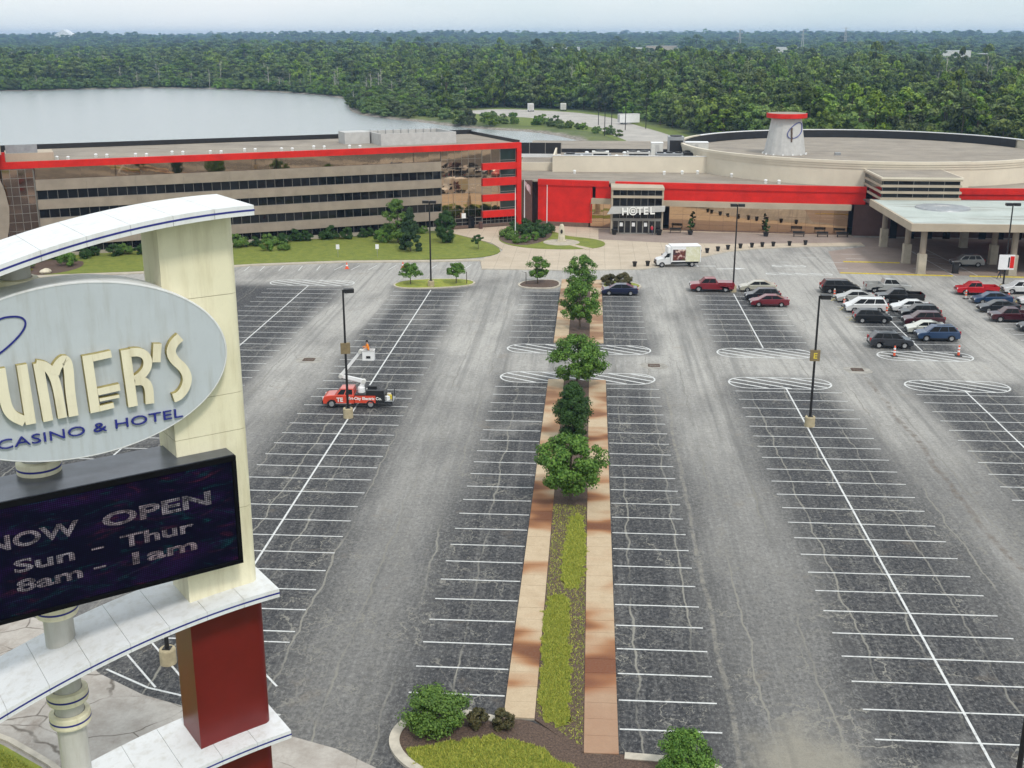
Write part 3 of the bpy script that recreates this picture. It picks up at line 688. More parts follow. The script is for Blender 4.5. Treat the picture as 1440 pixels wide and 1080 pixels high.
# curved concrete fin, its red cap and the plant room
prof = [(-91.2, 16.6, .95), (-90.2, 15.2, .9), (-89.2, 13.2, .9), (-88.6, 11, .9), (-88.3, 8.6, .9), (-88.6, 6, .9), (-89.2, 3.5, .9), (-90.3, .2, .95)]
m = MB(); yy = -2.9
for (xa, za, wa), (xb, zb, wb) in zip(prof, prof[1:]):
    m.add([(xa-wa, yy-1, za), (xa+wa, yy-1, za), (xb+wb, yy-1, zb), (xb-wb, yy-1, zb), (xa-wa, yy+1, za), (xa+wa, yy+1, za), (xb+wb, yy+1, zb), (xb-wb, yy+1, zb)],
          [(0, 3, 2, 1), (4, 5, 6, 7), (1, 2, 6, 5), (0, 4, 7, 3)])
m.build('curved_fin', M['tan'], HW)
bx('fin_arm', 'beige', -97, -87.6, -3.5, 1.5, 16.6, 17.7)
bx('red_cap', 'red', -97, -88.6, -2.5, 1.0, 17.7, 19.5)
bx('red_post', 'red', -88.0, -87.1, -.4, .5, 15.12, 16.6)
bx('plant_room', 'beige', -87.0, -80, 1.2, 7, 14.92, 16.3)
bx('plant_screen', 'grey', -86.9, -82.3, 1.4, 1.5, 16.3, 17.6)
# roof vents on the hotel wing, each a thing
def vent(x, y, z, label, group, s=1.0, rz=0):
    e = empty('roof_vent', (x, y, z), rz); tag(e, label, 'vent', group)
    MB().box(-.32*s, .32*s, -.32*s, .32*s, 0, .45*s).build('curb', M['offwhite'], e)
    MB().lathe([(.25*s, .45*s), (.25*s, .62*s), (.45*s, .66*s), (.42*s, .85*s), (.2*s, .98*s)], 12).build('hood', M['white'], e, smooth=True)
hwm = Matrix.Translation((-13.05, 214.8, 0)) @ Matrix.Rotation(math.atan2(.469, .883), 4, 'Z')
for i in range(11):
    for dx, dy in ((0, 3.0), (1.6, 2.0)):
        q = hwm @ Vector((-79.5+6.0*i+dx - (0 if i < 9 else 2), dy + (1.5 if i % 2 else 0), 14.92))
        if -79.5+6.0*i < -26: vent(q.x, q.y, q.z, 'small white mushroom vent on the gravel roof of the hotel wing', 'vents on the hotel wing roof', .62)
# ---------------------------------------------------------------- casino building
CB = empty('casino_building', (0, 0, 0)); tag(CB, 'low casino building with red band, bronze glass and round cream upper storey', 'building')
bc = lambda name, mat, *b: MB().box(*b).build(name, M[mat], CB)
W0 = smooth_poly([(-12.6, 214.3), (3.5, 210.8), (20, 208.6), (33, 207.2), (48, 205.8), (63, 204.8), (78, 205.0), (98, 207), (125, 212)], 2, False)
cut = lambda a, b: [q for q in resample(W0, .6) if a <= q[0] <= b]
strip(cut(-12.6, -10.3), .0, 8.3, -.3, .0, 'wall', M['brown'], CB)
strip(cut(-10.2, .35), .9, 7.55, -.3, .12, 'red_wall', M['red'], CB)
strip(cut(-10.2, 3.5), 7.56, 8.6, -.4, .3, 'red_cornice', M['red'], CB)
strip(cut(-10.2, -.2), .0, .89, -.3, .14, 'base_course', M['brick'], CB)
strip(cut(.36, 48.3), 5.5, 7.55, -.3, .1, 'red_band', M['red'], CB)
strip(cut(4.1, 48.3), 7.56, 8.6, -.4, .3, 'red_cornice', M['red'], CB)
strip(cut(62.0, 125), 5.5, 7.55, -.3, .1, 'red_band', M['red'], CB)
strip(cut(62.0, 125), 7.56, 8.6, -.4, .3, 'red_cornice', M['red'], CB)
strip(cut(-.1, 4.0), 4.55, 5.48, -.3, 1.0, 'beige_fascia', M['beige'], CB)
strip(cut(12.6, 46), 4.55, 5.48, -.3, 1.2, 'beige_fascia', M['beige'], CB)
strip(cut(-.1, 46), .0, .32, -.3, .3, 'base_course', M['brick'], CB)
strip(cut(46, 125), .0, 5.5, -.4, -.1, 'dark_wall', M['brown'], CB)
gl = resample([q for q in W0 if True], .3)
gl = [q for q in gl if .0 <= q[0] <= 46.2]
seg_pts = resample(gl, 2.4)
for a, b in zip(seg_pts, seg_pts[1:]):
    if 3.2 < a[0] < 12.2: continue
    L = math.hypot(b[0]-a[0], b[1]-a[1]); ang = math.atan2(b[1]-a[1], b[0]-a[0])
    f_ = MB(); f_.box(-.03, .03, -.1, .05, .32, 4.54)
    for z in (.36, 1.25, 3.0, 4.5): f_.box(.031, L-.031, -.08, .05, z-.03, z+.03)
    fr_ = f_.build('glass_wall_frame', M['bronze2'], CB, (a[0], a[1]-.1, 0), (0, 0, ang))
    for z0, z1 in ((.39, 1.22), (1.28, 2.97), (3.03, 4.47)):
        pane(fr_, L/2, (z0+z1)/2, L-.064, z1-z0, 0, 'bronze', .002)
rp_ = [(q[0], q[1]+.35) for q in cut(-12.6, 125)] + [(125, 300), (-15, 300), (-15, 216)]
MB().prism(rp_, 8.0, 8.25).build('roof', M['gravel'], CB)
MB().prism([(-12.5, 216), (125, 216), (125, 299), (-14, 299)], 0, 7.99).build('building_core', M['brown'], CB)
# hotel entrance tower
EX0, EX1, EY = 3.75, 12.75, 204.6
bc('entrance_cap', 'beige', EX0-.15, EX1+.15, EY-.25, 211, 7.85, 8.25)
bc('entrance_rail', 'beige', EX0-.1, EX1+.1, EY-.15, EY+.3, 6.45, 6.85)
bc('entrance_side', 'beige', EX0-.08, EX0+.18, EY-.05, 211, 0, 7.84)
bc('entrance_side', 'beige', EX1-.18, EX1+.08, EY-.05, 210, 0, 7.84)
bc('entrance_core', 'door', EX0+.2, EX1-.2, EY+.5, 210, 0, 7.8)
for z0, z1 in ((6.87, 7.83), (5.0, 6.43), (2.85, 4.95)):
    b_ = window_grid(CB, EX0+.2, EX1-.2, [z0, z1], 1.2, EY+.2, 'darkglass', .06, depth=.12)
bc('door_lintel', 'alu', EX0+.2, EX1-.2, EY+.02, EY+.3, 2.55, 2.83)
for i in range(8):
    x0 = EX0+.22+i*1.07
    d_ = MB(); [d_.box(*b) for b in ((x0, x0+.09, EY+.04, EY+.16, 0.1, 2.54), (x0+.96, x0+1.05, EY+.04, EY+.16, .1, 2.54), (x0+.09, x0+.96, EY+.05, EY+.15, 2.40, 2.54), (x0+.09, x0+.96, EY+.05, EY+.15, .1, .3))]
    d_ = d_.build('door', M['alu'], CB)
    MB().box(x0+.1, x0+.95, EY+.08, EY+.12, .31, 2.39).build('door_glass', M['door'], d_)
    if i in (1, 3, 5): MB().box(x0+.2, x0+.75, EY+.03, EY+.07, 1.45, 2.1).build('door_notice', M['white'], d_)
# sloping sign slab with HOTEL
hs = empty('hotel_sign', (8.1, EY-.65, 4.45), 0); tag(hs, 'grey slanted sign slab reading HOTEL above the glass entrance', 'sign')
m = MB(); m.sideprism([(-5.1, -.75), (4.9, -.2), (5.0, .75), (-4.4, .5)], -.35, .35); m.build('slab', M['greylight'], hs)
def text_mesh(txt, size, ext, mat, spacing=1.0, bold=0.0, xs=1.0):
    cu = bpy.data.curves.new('lettering', 'FONT'); cu.body = txt; cu.size = size; cu.extrude = ext; cu.offset = bold
    cu.align_x = 'CENTER'; cu.space_character = spacing; cu.resolution_u = 3
    ob = bpy.data.objects.new('lettering', cu); me_ = bpy.data.meshes.new_from_object(ob); me_.shade_flat()
    bpy.data.objects.remove(ob); me_.materials.clear(); me_.materials.append(mat)
    if xs != 1.0:
        for v in me_.vertices: v.co.x *= xs
    return me_
M['letterwhite'] = simple('white_sign_letter', (.85, .84, .8), .4, var=.02)
for ch, x_, s_ in (('H', -1.95, 1.75), ('T', .62, 1.75), ('E', 1.65, 1.75), ('L', 2.75, 1.75)):
    link('letter', text_mesh(ch, s_, .08, M['letterwhite'], bold=.045), hs, (x_, -.46, -.72+.04*x_), (R(90), R(-3), 0))
m = MB()
for r0, r1 in ((.74, .56), (.4, .22)):
    n = 28; vs = []
    for y_ in (-.08, .08):
        for r_ in (r0, r1): vs += [(r_*math.cos(2*math.pi*i/n), y_, r_*math.sin(2*math.pi*i/n)) for i in range(n)]
    fs_ = []
    for i in range(n):
        j = (i+1) % n; fs_ += [(i, j, n+j, n+i), (2*n+i, 3*n+i, 3*n+j, 2*n+j), (i, 2*n+i, 2*n+j, j), (n+i, n+j, 3*n+j, 3*n+i)]
    m.add(vs, fs_)
m.build('letter', M['letterwhite'], hs, (-.62, -.46, -.12))
for x_ in (-3.6, 3.8): MB().tube((x_, .35, 0), (x_, 2.2, 0), .08).build('bracket', M['grey'], hs)
# cream mechanical enclosure
bc('enclosure_wall', 'cream', -7.6, 24, 228.8, 229.15, 8.25, 11.35)
bc('enclosure_wall', 'cream', -7.6, -7.25, 229.16, 258, 8.25, 11.2)
bc('enclosure_floor', 'gravel', -7.2, 24, 229.2, 258, 8.25, 9.3)
bc('enclosure_back', 'darkmetal', -7.2, 34, 257.6, 258, 8.25, 10.1)
bc('coping', 'white', -7.66, 24, 228.72, 229.22, 11.36, 11.44)
bc('low_cream_wall', 'cream', -14.4, -7.65, 230.6, 230.95, 8.25, 9.85)
bc('low_roof', 'gravel', -14.3, -7.7, 231, 246, 8.25, 9.2)
bc('screen_base', 'white', -16.5, -6.5, 247.6, 248.2, 9.2, 9.9)
for k in range(3):
    bc('black_screen', 'darkmetal', -16.4+3.35*k, -13.2+3.35*k, 247.75, 247.95, 9.9, 12.2)
    bc('screen_post', 'alu', -13.18+3.35*k, -13.06+3.35*k, 247.65, 248.0, 9.9, 12.3)
# round upper storey
DC = (56.0, 245.0)
def drum(a0, a1, r, z0, z1, name, mat, t0=0.0, t1=.35):
    return strip(arc(DC[0], DC[1], r, a0, a1, max(6, int(abs(a1-a0)/3))), z0, z1, t0, t1, name, M[mat], CB)
drum(150, 286, 37, 8.25, 11.4, 'drum_wall', 'cream')
drum(150, 286, 37, 11.41, 11.85, 'cornice_ring', 'cream', 0, .47)
drum(150, 286, 37, 11.86, 12.25, 'cornice_ring', 'cream', 0, .59)
drum(150, 286, 37, 12.26, 12.75, 'cornice_ring', 'cream', 0, .72)
drum(286.2, 360, 35.8, 8.25, 11.2, 'drum_wall', 'cream')
drum(286.2, 360, 35.8, 11.21, 11.65, 'cornice_ring', 'cream', 0, .47)
drum(286.2, 360, 35.8, 11.66, 12.05, 'cornice_ring', 'cream', 0, .59)
drum(286.2, 360, 35.8, 12.06, 12.55, 'cornice_ring', 'cream', 0, .72)
drum(0, 150, 37, 8.25, 12.6, 'drum_wall', 'cream')
drum(0, 150, 37, 12.61, 12.75, 'coping', 'white', -.3, .45)
drum(360, 0, 36.6 - .05, 11.0, 12.5, 'parapet_lining', 'darkmetal', -.1, .0) if False else None
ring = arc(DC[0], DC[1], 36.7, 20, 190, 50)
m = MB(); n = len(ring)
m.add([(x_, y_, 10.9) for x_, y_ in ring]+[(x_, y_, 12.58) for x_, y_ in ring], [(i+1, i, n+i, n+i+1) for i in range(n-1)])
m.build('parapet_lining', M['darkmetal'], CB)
MB().prism(arc(DC[0], DC[1], 35.6, 0, 354, 72), 8.3, 11.0).build('drum_roof', M['gravel'], CB)
bc('drum_link', 'cream', 20.5, 26, 229.3, 236, 8.25, 11.34)
# clerestory box over the canopy
CX0, CX1, CY = 48.2, 60.9, 196.0
bc('clerestory_core', 'door', CX0+.35, CX1-.35, CY+.35, 209, 6.96, 11.1)
bc('clerestory_cap', 'cream', CX0-.3, CX1+.3, CY-.3, 209, 11.1, 11.4)
bc('clerestory_roof', 'gravel', CX0, CX1, CY, 208.9, 11.41, 11.45)
for z0 in (7.67, 8.72, 9.77):
    bc('louvre_band', 'beige', CX0-.2, CX1+.2, CY-.2, 209, z0, z0+.36)
    window_grid(CB, CX0+.1, CX1-.1, [z0+.38, z0+1.03], 2.35, CY+.15, 'darkglass', .07, 'alu', .05)
    MB().box(CX0-.05, CX0+.1, CY+.1, 209, z0+.37, z0+1.04).build('side_glass', M['darkglass'], CB)
bc('louvre_band', 'beige', CX0-.2, CX1+.2, CY-.2, 209, 10.82, 11.09)
# porte-cochere
PC = empty('entrance_canopy', (46.4, 169.6, 0)); tag(PC, 'wide flat canopy with pale roof on tan columns before the casino', 'canopy')
pc = lambda name, mat, *b: MB().box(*b).build(name, M[mat], PC)
pc('fascia', 'beige', 0, 84, 0, .4, 6.65, 7.75); pc('fascia', 'beige', 0, .4, .41, 26.6, 6.65, 7.75)
pc('soffit', 'brown', .41, 84, .41, 33, 6.7, 6.95)
pc('roof', 'membrane', .41, 84, .41, 26.6, 6.96, 7.66)
m = MB(); m.lathe([(4.2, 0), (4.1, .18), (3.2, .3), (1.5, .36), (0.05, .38)], 30); m.build('skylight_dome', M['grey'], PC, (9.2, 17.2, 7.66), smooth=True)
for k in range(12):
    a = 2*math.pi*k/12; MB().tube((0, 0, .40), (4.1*math.cos(a), 4.1*math.sin(a), .2), .05, n=5).build('dome_rib', M['greylight'], PC, (9.2, 17.2, 7.66))
for x_ in (2.6, 15.7, 30, 45):
    for y_ in (2.4, 10.9, 25.6):
        c_ = MB().lathe([(.46, 2.5), (.46, 6.6)], 14).build('column', M['tan'], PC, (x_, y_, 0), smooth=True)
        m = MB(); m.box(-.56, .56, -.56, .56, 0, 3.0); m.box(-.62, .62, -.62, .62, 0, .15); m.build('pedestal', M['concrete'], c_)
m = MB()
for k in range(8): m.box(5+k*3.0, 6.2+k*3.0, 31.5, 31.6, .4, 4.5)
m.build('entrance_doors', M['door'], PC)
# truncated tower on the round roof
CT = empty('roof_tower', (38.9, 239.6, 10.95)); CT.scale = (1, 1, .86); tag(CT, 'grey truncated cone tower with red disc top on the round roof', 'tower')
n = 36
m = MB()
m.add([((4.15 if i % 3 else 4.05)*math.cos(2*math.pi*i/n), (4.15 if i % 3 else 4.05)*math.sin(2*math.pi*i/n), 0) for i in range(n)]+[((2.95 if i % 3 else 2.86)*math.cos(2*math.pi*i/n), (2.95 if i % 3 else 2.86)*math.sin(2*math.pi*i/n), 8.3) for i in range(n)],
      [(i, (i+1) % n, n+(i+1) % n, n+i) for i in range(n)])
m.build('cone', M['greylight'], CT)
MB().lathe([(3.2, 8.25), (4.0, 8.4), (4.0, 9.35), (3.8, 9.4)], 40).build('red_disc', M['red'], CT)
MB().lathe([(3.79, 9.3), (3.79, 9.42)], 40).build('disc_top', M['gravel'], CT)
for k in range(14):
    a = 2*math.pi*k/14; MB().obox((4.35*math.cos(a), 4.35*math.sin(a), .12), (.3, .3, .5)).build('foot', M['white'], CT)
M['neonblue'] = simple('blue_tube', (.03, .05, .25), .4, var=0)
a = 2.75
m = MB(); pts = []
for k in range(26):
    t = 2*math.pi*k/25; ang = R(-62)+.55*math.cos(t); zz_ = 5.7+1.5*math.sin(t)+.9*math.cos(t); rr_ = 4.15-(1.2*zz_/8.3)+.08
    pts.append((rr_*math.cos(ang), rr_*math.sin(ang), zz_))
for p0, p1 in zip(pts, pts[1:]): m.tube(p0, p1, .09, n=5)
m.build('swoosh_tube', M['neonblue'], CT)
m = MB(); m.mi = 0
for zz_ in (3.2, 4.2, 5.2):
    rr_ = 4.15-1.2*zz_/8.3+.06
    m.obox((rr_*math.cos(R(-80)), rr_*math.sin(R(-80)), zz_+.5), (.28, .12, 1.2), R(-80+90))
m.build('stain_panel', M['rust'], CT)
bc('roof_hatch', 'grey', 48.5, 49.6, 237, 238, 11.0, 11.5)
# ---------------------------------------------------------------- rooftop machines
def ac_unit(x, y, z, sx, sy, sz, label, mat='grey', fans=2, rz=0):
    e = empty('air_conditioner', (x, y, z), rz); tag(e, label, 'air conditioner', 'rooftop machines')
    MB().box(-sx/2, sx/2, -sy/2, sy/2, .25, sz).build('cabinet', M[mat], e)
    MB().box(-sx/2-.05, sx/2+.05, -sy/2-.05, sy/2+.05, 0, .24).build('curb', M['darkmetal'], e)
    MB().box(-sx*.42, sx*.42, -sy/2-.03, -sy/2-.005, .5, sz*.85).build('louvre', M['darkmetal'], e)
    for k in range(fans):
        xx = -sx/2+sx*(k+.5)/fans
        f_ = MB().lathe([(min(sx/fans, sy)*.38, sz), (min(sx/fans, sy)*.38, sz+.22)], 14).build('fan', M['darkmetal'], e, (xx, 0, 0))
        MB().lathe([(.12, sz+.22), (.12, sz+.3)], 8).build('hub', M['alu'], f_)
ac_unit(9.4, 236, 9.3, 4.6, 3, 2.3, 'long pale rooftop unit standing behind the cream wall beside white domes', 'greylight')
ac_unit(17.4, 245, 9.3, 3.2, 3.4, 4.6, 'tall grey cooling tower on the roof beside a white cabinet', 'grey', 1)
ac_unit(15.6, 236.5, 9.3, 5.4, 3, 2.0, 'low grey ribbed rooftop unit in front of the cooling tower', 'grey', 3)
ac_unit(20.6, 236.5, 9.3, 4.4, 4.2, 2.3, 'dark slatted rooftop unit next to the round parapet', 'darkmetal', 2)
ac_unit(1.8, 236, 9.3, 3.4, 2.8, 2.3, 'pale boxy rooftop unit beside the round white vents', 'offwhite', 1)
ac_unit(-4.3, 240, 9.3, 2.6, 2.4, 1.4, 'small grey rooftop unit in the corner of the cream enclosure', 'grey', 1)
def cabinet(x, y, z, sx, sy, sz, label):
    e = empty('roof_cabinet', (x, y, z)); tag(e, label, 'cabinet', 'rooftop machines')
    MB().box(-sx/2, sx/2, -sy/2, sy/2, .1, sz).build('body', M['offwhite'], e); MB().box(-sx/2-.06, sx/2+.06, -sy/2-.06, sy/2+.06, sz, sz+.08).build('lid', M['white'], e)
    MB().box(-.4, .4, -sy/2-.03, -sy/2, .3, sz-.3).build('door', M['greylight'], e)
cabinet(13.6, 246, 9.3, 2.4, 3, 3.2, 'white roof cabinet left of the tall cooling tower'); cabinet(22.0, 250, 9.3, 5, 3, 3.0, 'wide white roof cabinet right of the tall cooling tower')
for x_, y_ in ((-4.5, 236), (-2.0, 242), (4.2, 234.5), (5.2, 243), (9.0, 243.5), (11.8, 233.5), (24.2, 246), (7, 250), (-1, 250)):
    vent(x_, y_, 9.3, 'round white vent hood among the machines behind the cream wall', 'vents behind the cream wall', 1.0)
for x_, y_ in ((-3.2, 225.5), (17.5, 226), (14, 225), (20.5, 226.5), (31.5, 212.5), (33.8, 212), (26.5, 222)):
    vent(x_, y_, 8.25, 'small vent on the tan roof in front of the cream wall', 'vents on the low casino roof', .75)
def duct(x, y, z, L, rz, label, r=.28):
    e = empty('roof_duct', (x, y, z), rz); tag(e, label, 'duct', 'ducts behind the cream wall')
    MB().tube((-L/2, 0, .7), (L/2, 0, .7), r, n=10).build('pipe', M['grey'], e, smooth=True)
    for q in (-.4, 0, .4): MB().box(L*q-.06, L*q+.06, -.25, .25, 0, .5).build('support', M['darkmetal'], e)
    MB().tube((L/2, 0, .7), (L/2, 0, 0), r, n=10).build('elbow', M['grey'], e, smooth=True)
duct(-.5, 246, 9.3, 9, .1, 'long grey duct running over the roof to a white vent'); duct(6.5, 240, 9.3, 6, 1.4, 'short grey duct between two pale roof units'); duct(11.5, 239.5, 9.3, 5, .3, 'grey duct bending down beside the low ribbed unit', .35); duct(24.5, 240, 9.3, 5, 1.2, 'grey duct next to the dark slatted unit')
# ================================================================ ROADSIDE SIGN
SG = empty('roadside_sign', (-14.4998, 29.8165, 0), math.atan2(.61809, .78611))
tag(SG, 'tall cream and red pylon sign with oval name panel and black display board', 'sign')
def panelmat(name, c, seam=None):
    g = NG(name); p = g.pos()
    f = g.noise(p, 1.3, 6, .65); f2 = g.noise(g.scale(p, 3, 3, .35), 1.0, 5, .65)
    cc = g.mix(g.mr(f, .3, .7, 0, 1), tuple(k*.93 for k in c), c)
    cc = g.mix(g.mr(f2, .48, .75, 0, .5), cc, tuple(k*d for k, d in zip(c, (.6, .55, .45))))
    cc = g.mix(g.mr(g.noise(p, 7, 5, .75), .55, .8, 0, .3), cc, tuple(k*.62 for k in c)); g.bump(g.noise(p, 40, 3), .06, .01); return g.out(cc, .5)
M['signcream'] = panelmat('cream_sign_panel', (.80, .75, .54))
M['signwhite'] = panelmat('white_sign_panel', (.74, .75, .75))
M['signoval'] = panelmat('silver_grey_oval', (.50, .54, .565))
M['signred'] = simple('deep_red_sign_panel', (.135, .007, .006), .4, var=.12, scale=1.0)
M['signgrey'] = panelmat('grey_column', (.52, .51, .46))
M['blue'] = simple('blue_stripe', (.015, .02, .20), .4, var=.1)
M['ledcase'] = simple('black_display_case', (.004, .004, .005), .7, var=.2, spec=.08)
M['ledtop'] = simple('blue_grey_case_top', (.085, .095, .115), .28, .35, var=.25, scale=1.5)
M['letter'] = panelmat('ivory_letter', (.80, .74, .55))
M['letteredge'] = simple('letter_return', (.34, .28, .10), .6, var=.25, scale=6)
def rounded(u0, u1, y0, y1, r=.28, n=16):
    return arc(u1-r, y0+r, r, -90, 0, n) + arc(u1-r, y1-r, r, 0, 90, n) + [(u0, y1), (u0, y0)]
for z0, z1 in ((16.2, 19.3), (19.315, 21.9), (21.915, 23.1), (23.115, 26.2), (26.215, 28.75)):
    MB().prism(rounded(3.05, 5.36, .42, 2.0), z0, z1).build('pylon_panel', M['signcream'], SG, smooth=True)
for z0, z1 in ((0, 4.5), (4.515, 11.0), (11.05, 16.35)):
    MB().prism(rounded(2.98, 5.46, .36, 2.05), z0, z1).build('pylon_panel', M['signred'], SG, smooth=True)
MB().prism(rounded(3.2, 5.2, .6, 1.85), .1, 28.6).build('pylon_core', M['signgrey'], SG)
# round column and rings
MB().lathe([(.45, 0), (.43, 28.0)], 72).build('column', M['signgrey'], SG, (-.66, 1.6, 0), smooth=True)
for z_ in (26.75, 21.35, 16.75, 13.75, 12.95):
    r_ = MB().lathe([(.46, -.02), (.6, 0), (.62, .05), (.62, .17), (.62, .23), (.62, .36), (.6, .40), (.46, .42)], 72, cap=False).build('ring', M['signcream'], SG, (-.66, 1.6, z_), smooth=True)
    MB().lathe([(.623, .165), (.628, .17), (.628, .225), (.623, .23)], 40, cap=False).build('stripe', M['blue'], r_)
# sweeping slabs
def slab(ztop, u0, u1, name='slab', y0=-.5, y1=2.5, th=.29):
    e = empty(name, (0, 0, 0), 0, SG)
    zf = lambda u: ztop - .0205*(5.6-u)**2 if u < 5.6 else ztop
    us = [u1]
    while us[-1] > u0: us.append(us[-1]-1.2)
    for k, (b, a) in enumerate(zip(us, us[1:])):
        n = 4; up_ = []; lo = []
        for i in range(n+1):
            u = a + .006 + (b-a-.012)*i/n; up_.append((u, zf(u))); lo.append((u, zf(u)-th))
        m = MB(); m.sideprism(lo + up_[::-1], y0, y1); m.build('panel', M['signwhite'], e)
    m = MB(); n = 40
    vs_ = []
    for i in range(n+1):
        u = u0 + (u1-u0)*i/n; vs_ += [(u, y0-.008, zf(u)-.17), (u, y0-.008, zf(u)-.115)]
    vs_ += [(u1+.008, y0-.008, zf(u1)-.17), (u1+.008, y0-.008, zf(u1)-.115), (u1+.008, y1, zf(u1)-.17), (u1+.008, y1, zf(u1)-.115)]
    m.add(vs_, [(2*i, 2*i+2, 2*i+3, 2*i+1) for i in range(n+2)])
    m.build('stripe', M['blue'], e)
    # inner web so that no light leaks through the joints
    m = MB(); up_ = []; lo = []
    for i in range(n+1):
        u = u0+.05 + (u1-u0-.1)*i/n; up_.append((u, zf(u)-.03)); lo.append((u, zf(u)-th+.03))
    m.sideprism(lo+up_[::-1], y0+.03, y1-.03); m.build('core', M['signgrey'], e)
slab(28.93, -9, 5.66); slab(16.64, -9, 5.68); slab(11.38, -9, 5.78)
# oval name panel
OC = (.38, 24.63); OA, OB = 4.32, 2.52
ov = [(OC[0]+OA*math.cos(2*math.pi*i/96), OC[1]+OB*math.sin(2*math.pi*i/96)) for i in range(96)]
m = MB(); m.sideprism(ov, .0, 1.15); oval = m.build('oval_panel', [M['signoval']], SG)
n = 96; m = MB(); vs_ = []
for (dd, yy_) in ((1.0, 1.16), (1.006, 1.16), (1.006, .03), (1.0, -.012), (.992, -.012)):
    vs_ += [(OC[0]+OA*dd*math.cos(2*math.pi*i/n), yy_, OC[1]+OB*(1+(dd-1)*1.6)*math.sin(2*math.pi*i/n)) for i in range(n)]
m.add(vs_, [(k*n+i, k*n+(i+1) % n, (k+1)*n+(i+1) % n, (k+1)*n+i) for k in range(4) for i in range(n)])
m.build('rim', M['signwhite'], oval, smooth=True)
# lettering: ribbons along strokes
def ribbon(m, pts, wd, y0, y1):
    n = len(pts); L = []
    for i in range(n):
        a = pts[max(0, i-1)]; b = pts[min(n-1, i+1)]; l = math.hypot(b[0]-a[0], b[1]-a[1]); nx_, nz_ = -(b[1]-a[1])/l*wd/2, (b[0]-a[0])/l*wd/2
        L.append(((pts[i][0]+nx_, pts[i][1]+nz_), (pts[i][0]-nx_, pts[i][1]-nz_)))
    vs_ = []
    for (p0, p1) in L: vs_ += [(p0[0], y0, p0[1]), (p1[0], y0, p1[1]), (p0[0], y1, p0[1]), (p1[0], y1, p1[1])]
    m.mi = 0; m.add(vs_, [(4*i, 4*i+4, 4*i+5, 4*i+1) for i in range(n-1)])
    m.mi = 1; m.add(vs_, [f for i in range(n-1) for f in ((4*i, 4*i+2, 4*i+6, 4*i+4), (4*i+1, 4*i+5, 4*i+7, 4*i+3))] + [(0, 1, 3, 2), (4*n-4, 4*n-2, 4*n-1, 4*n-3)]); m.mi = 0
def curve_pts(pts, it=2): return smooth_poly(pts, it, False)
LET = {
 'J': [([(-2.0, 25.12), (-2.02, 24.0), (-2.1, 23.65), (-2.35, 23.5), (-2.6, 23.62)], .28)],
 'U': [([(-1.66, 25.1), (-1.64, 24.1), (-1.52, 23.75), (-1.2, 23.52)], .28), ([(-1.1, 25.12), (-1.06, 23.42)], .27)],
 'M': [([(-.68, 25.1), (-.60, 23.42)], .26), ([(-.74, 25.08), (-.5, 25.0), (-.36, 24.8), (-.26, 24.4), (-.22, 23.44)], .24), ([(-.30, 24.72), (-.2, 24.95), (.02, 25.14), (.10, 24.9), (.06, 24.2), (.08, 23.44)], .26)],
 'E': [([(.62, 25.12), (.68, 23.44)], .27), ([(.76, 25.02), (1.28, 25.06)], .2), ([(.8, 24.02), (1.42, 24.06)], .2), ([(.82, 23.78), (1.38, 23.80)], .09), ([(.8, 23.53), (1.2, 23.56)], .16)],
 'R': [([(1.68, 25.12), (1.74, 23.42)], .27), ([(1.80, 25.02), (2.08, 25.0), (2.28, 24.82), (2.26, 24.5), (2.05, 24.28), (1.86, 24.2)], .25), ([(1.86, 24.16), (2.1, 24.14), (2.24, 23.95), (2.22, 23.42)], .25)],
 "'": [([(2.60, 25.16), (2.52, 24.62)], .24)],
 'S': [([(3.28, 25.26), (3.06, 25.10), (2.95, 24.86), (3.04, 24.6), (3.3, 24.32), (3.4, 24.0), (3.3, 23.7), (3.1, 23.5), (2.92, 23.46)], .27)],
}
for ch, strokes in LET.items():
    m = MB()
    for k, (pts, wd) in enumerate(strokes): ribbon(m, curve_pts(pts) if len(pts) > 2 else pts, wd, -.20-.004*k, -.01)
    m.build('letter', [M['letter'], M['letteredge']], oval)
def fit_text(txt, u0, u1, z, h, y, mat, parent, name, ext=.02, bold=.0):
    me_ = text_mesh(txt, 1.0, 1.0, mat, bold=bold)
    xs_ = [v.co.x for v in me_.vertices]; ys_ = [v.co.y for v in me_.vertices]; xa, xb, yb = min(xs_), max(xs_), max(ys_)
    for v in me_.vertices:
        x_, y_, z_ = v.co; v.co = (u0+(x_-xa)*(u1-u0)/(xb-xa), y-(ext if z_ > 0 else 0), z+y_*h/yb)
    return link(name, me_, parent)
fit_text('CASINO & HOTEL', -1.95, 3.2, 22.80, .27, -.015, M['blue'], oval, 'lettering', .06, -.006)
m = MB()
sw = [(-3.2, 24.6), (-2.4, 25.7), (-1.6, 26.42), (-1.0, 26.44), (-.80, 26.25), (-.95, 25.95), (-1.5, 25.5), (-2.3, 25.1), (-3.0, 24.9)]
ribbon(m, curve_pts(sw, 3), .05, -.03, -.014); m.build('swoosh', [M['blue'], M['blue']], oval)
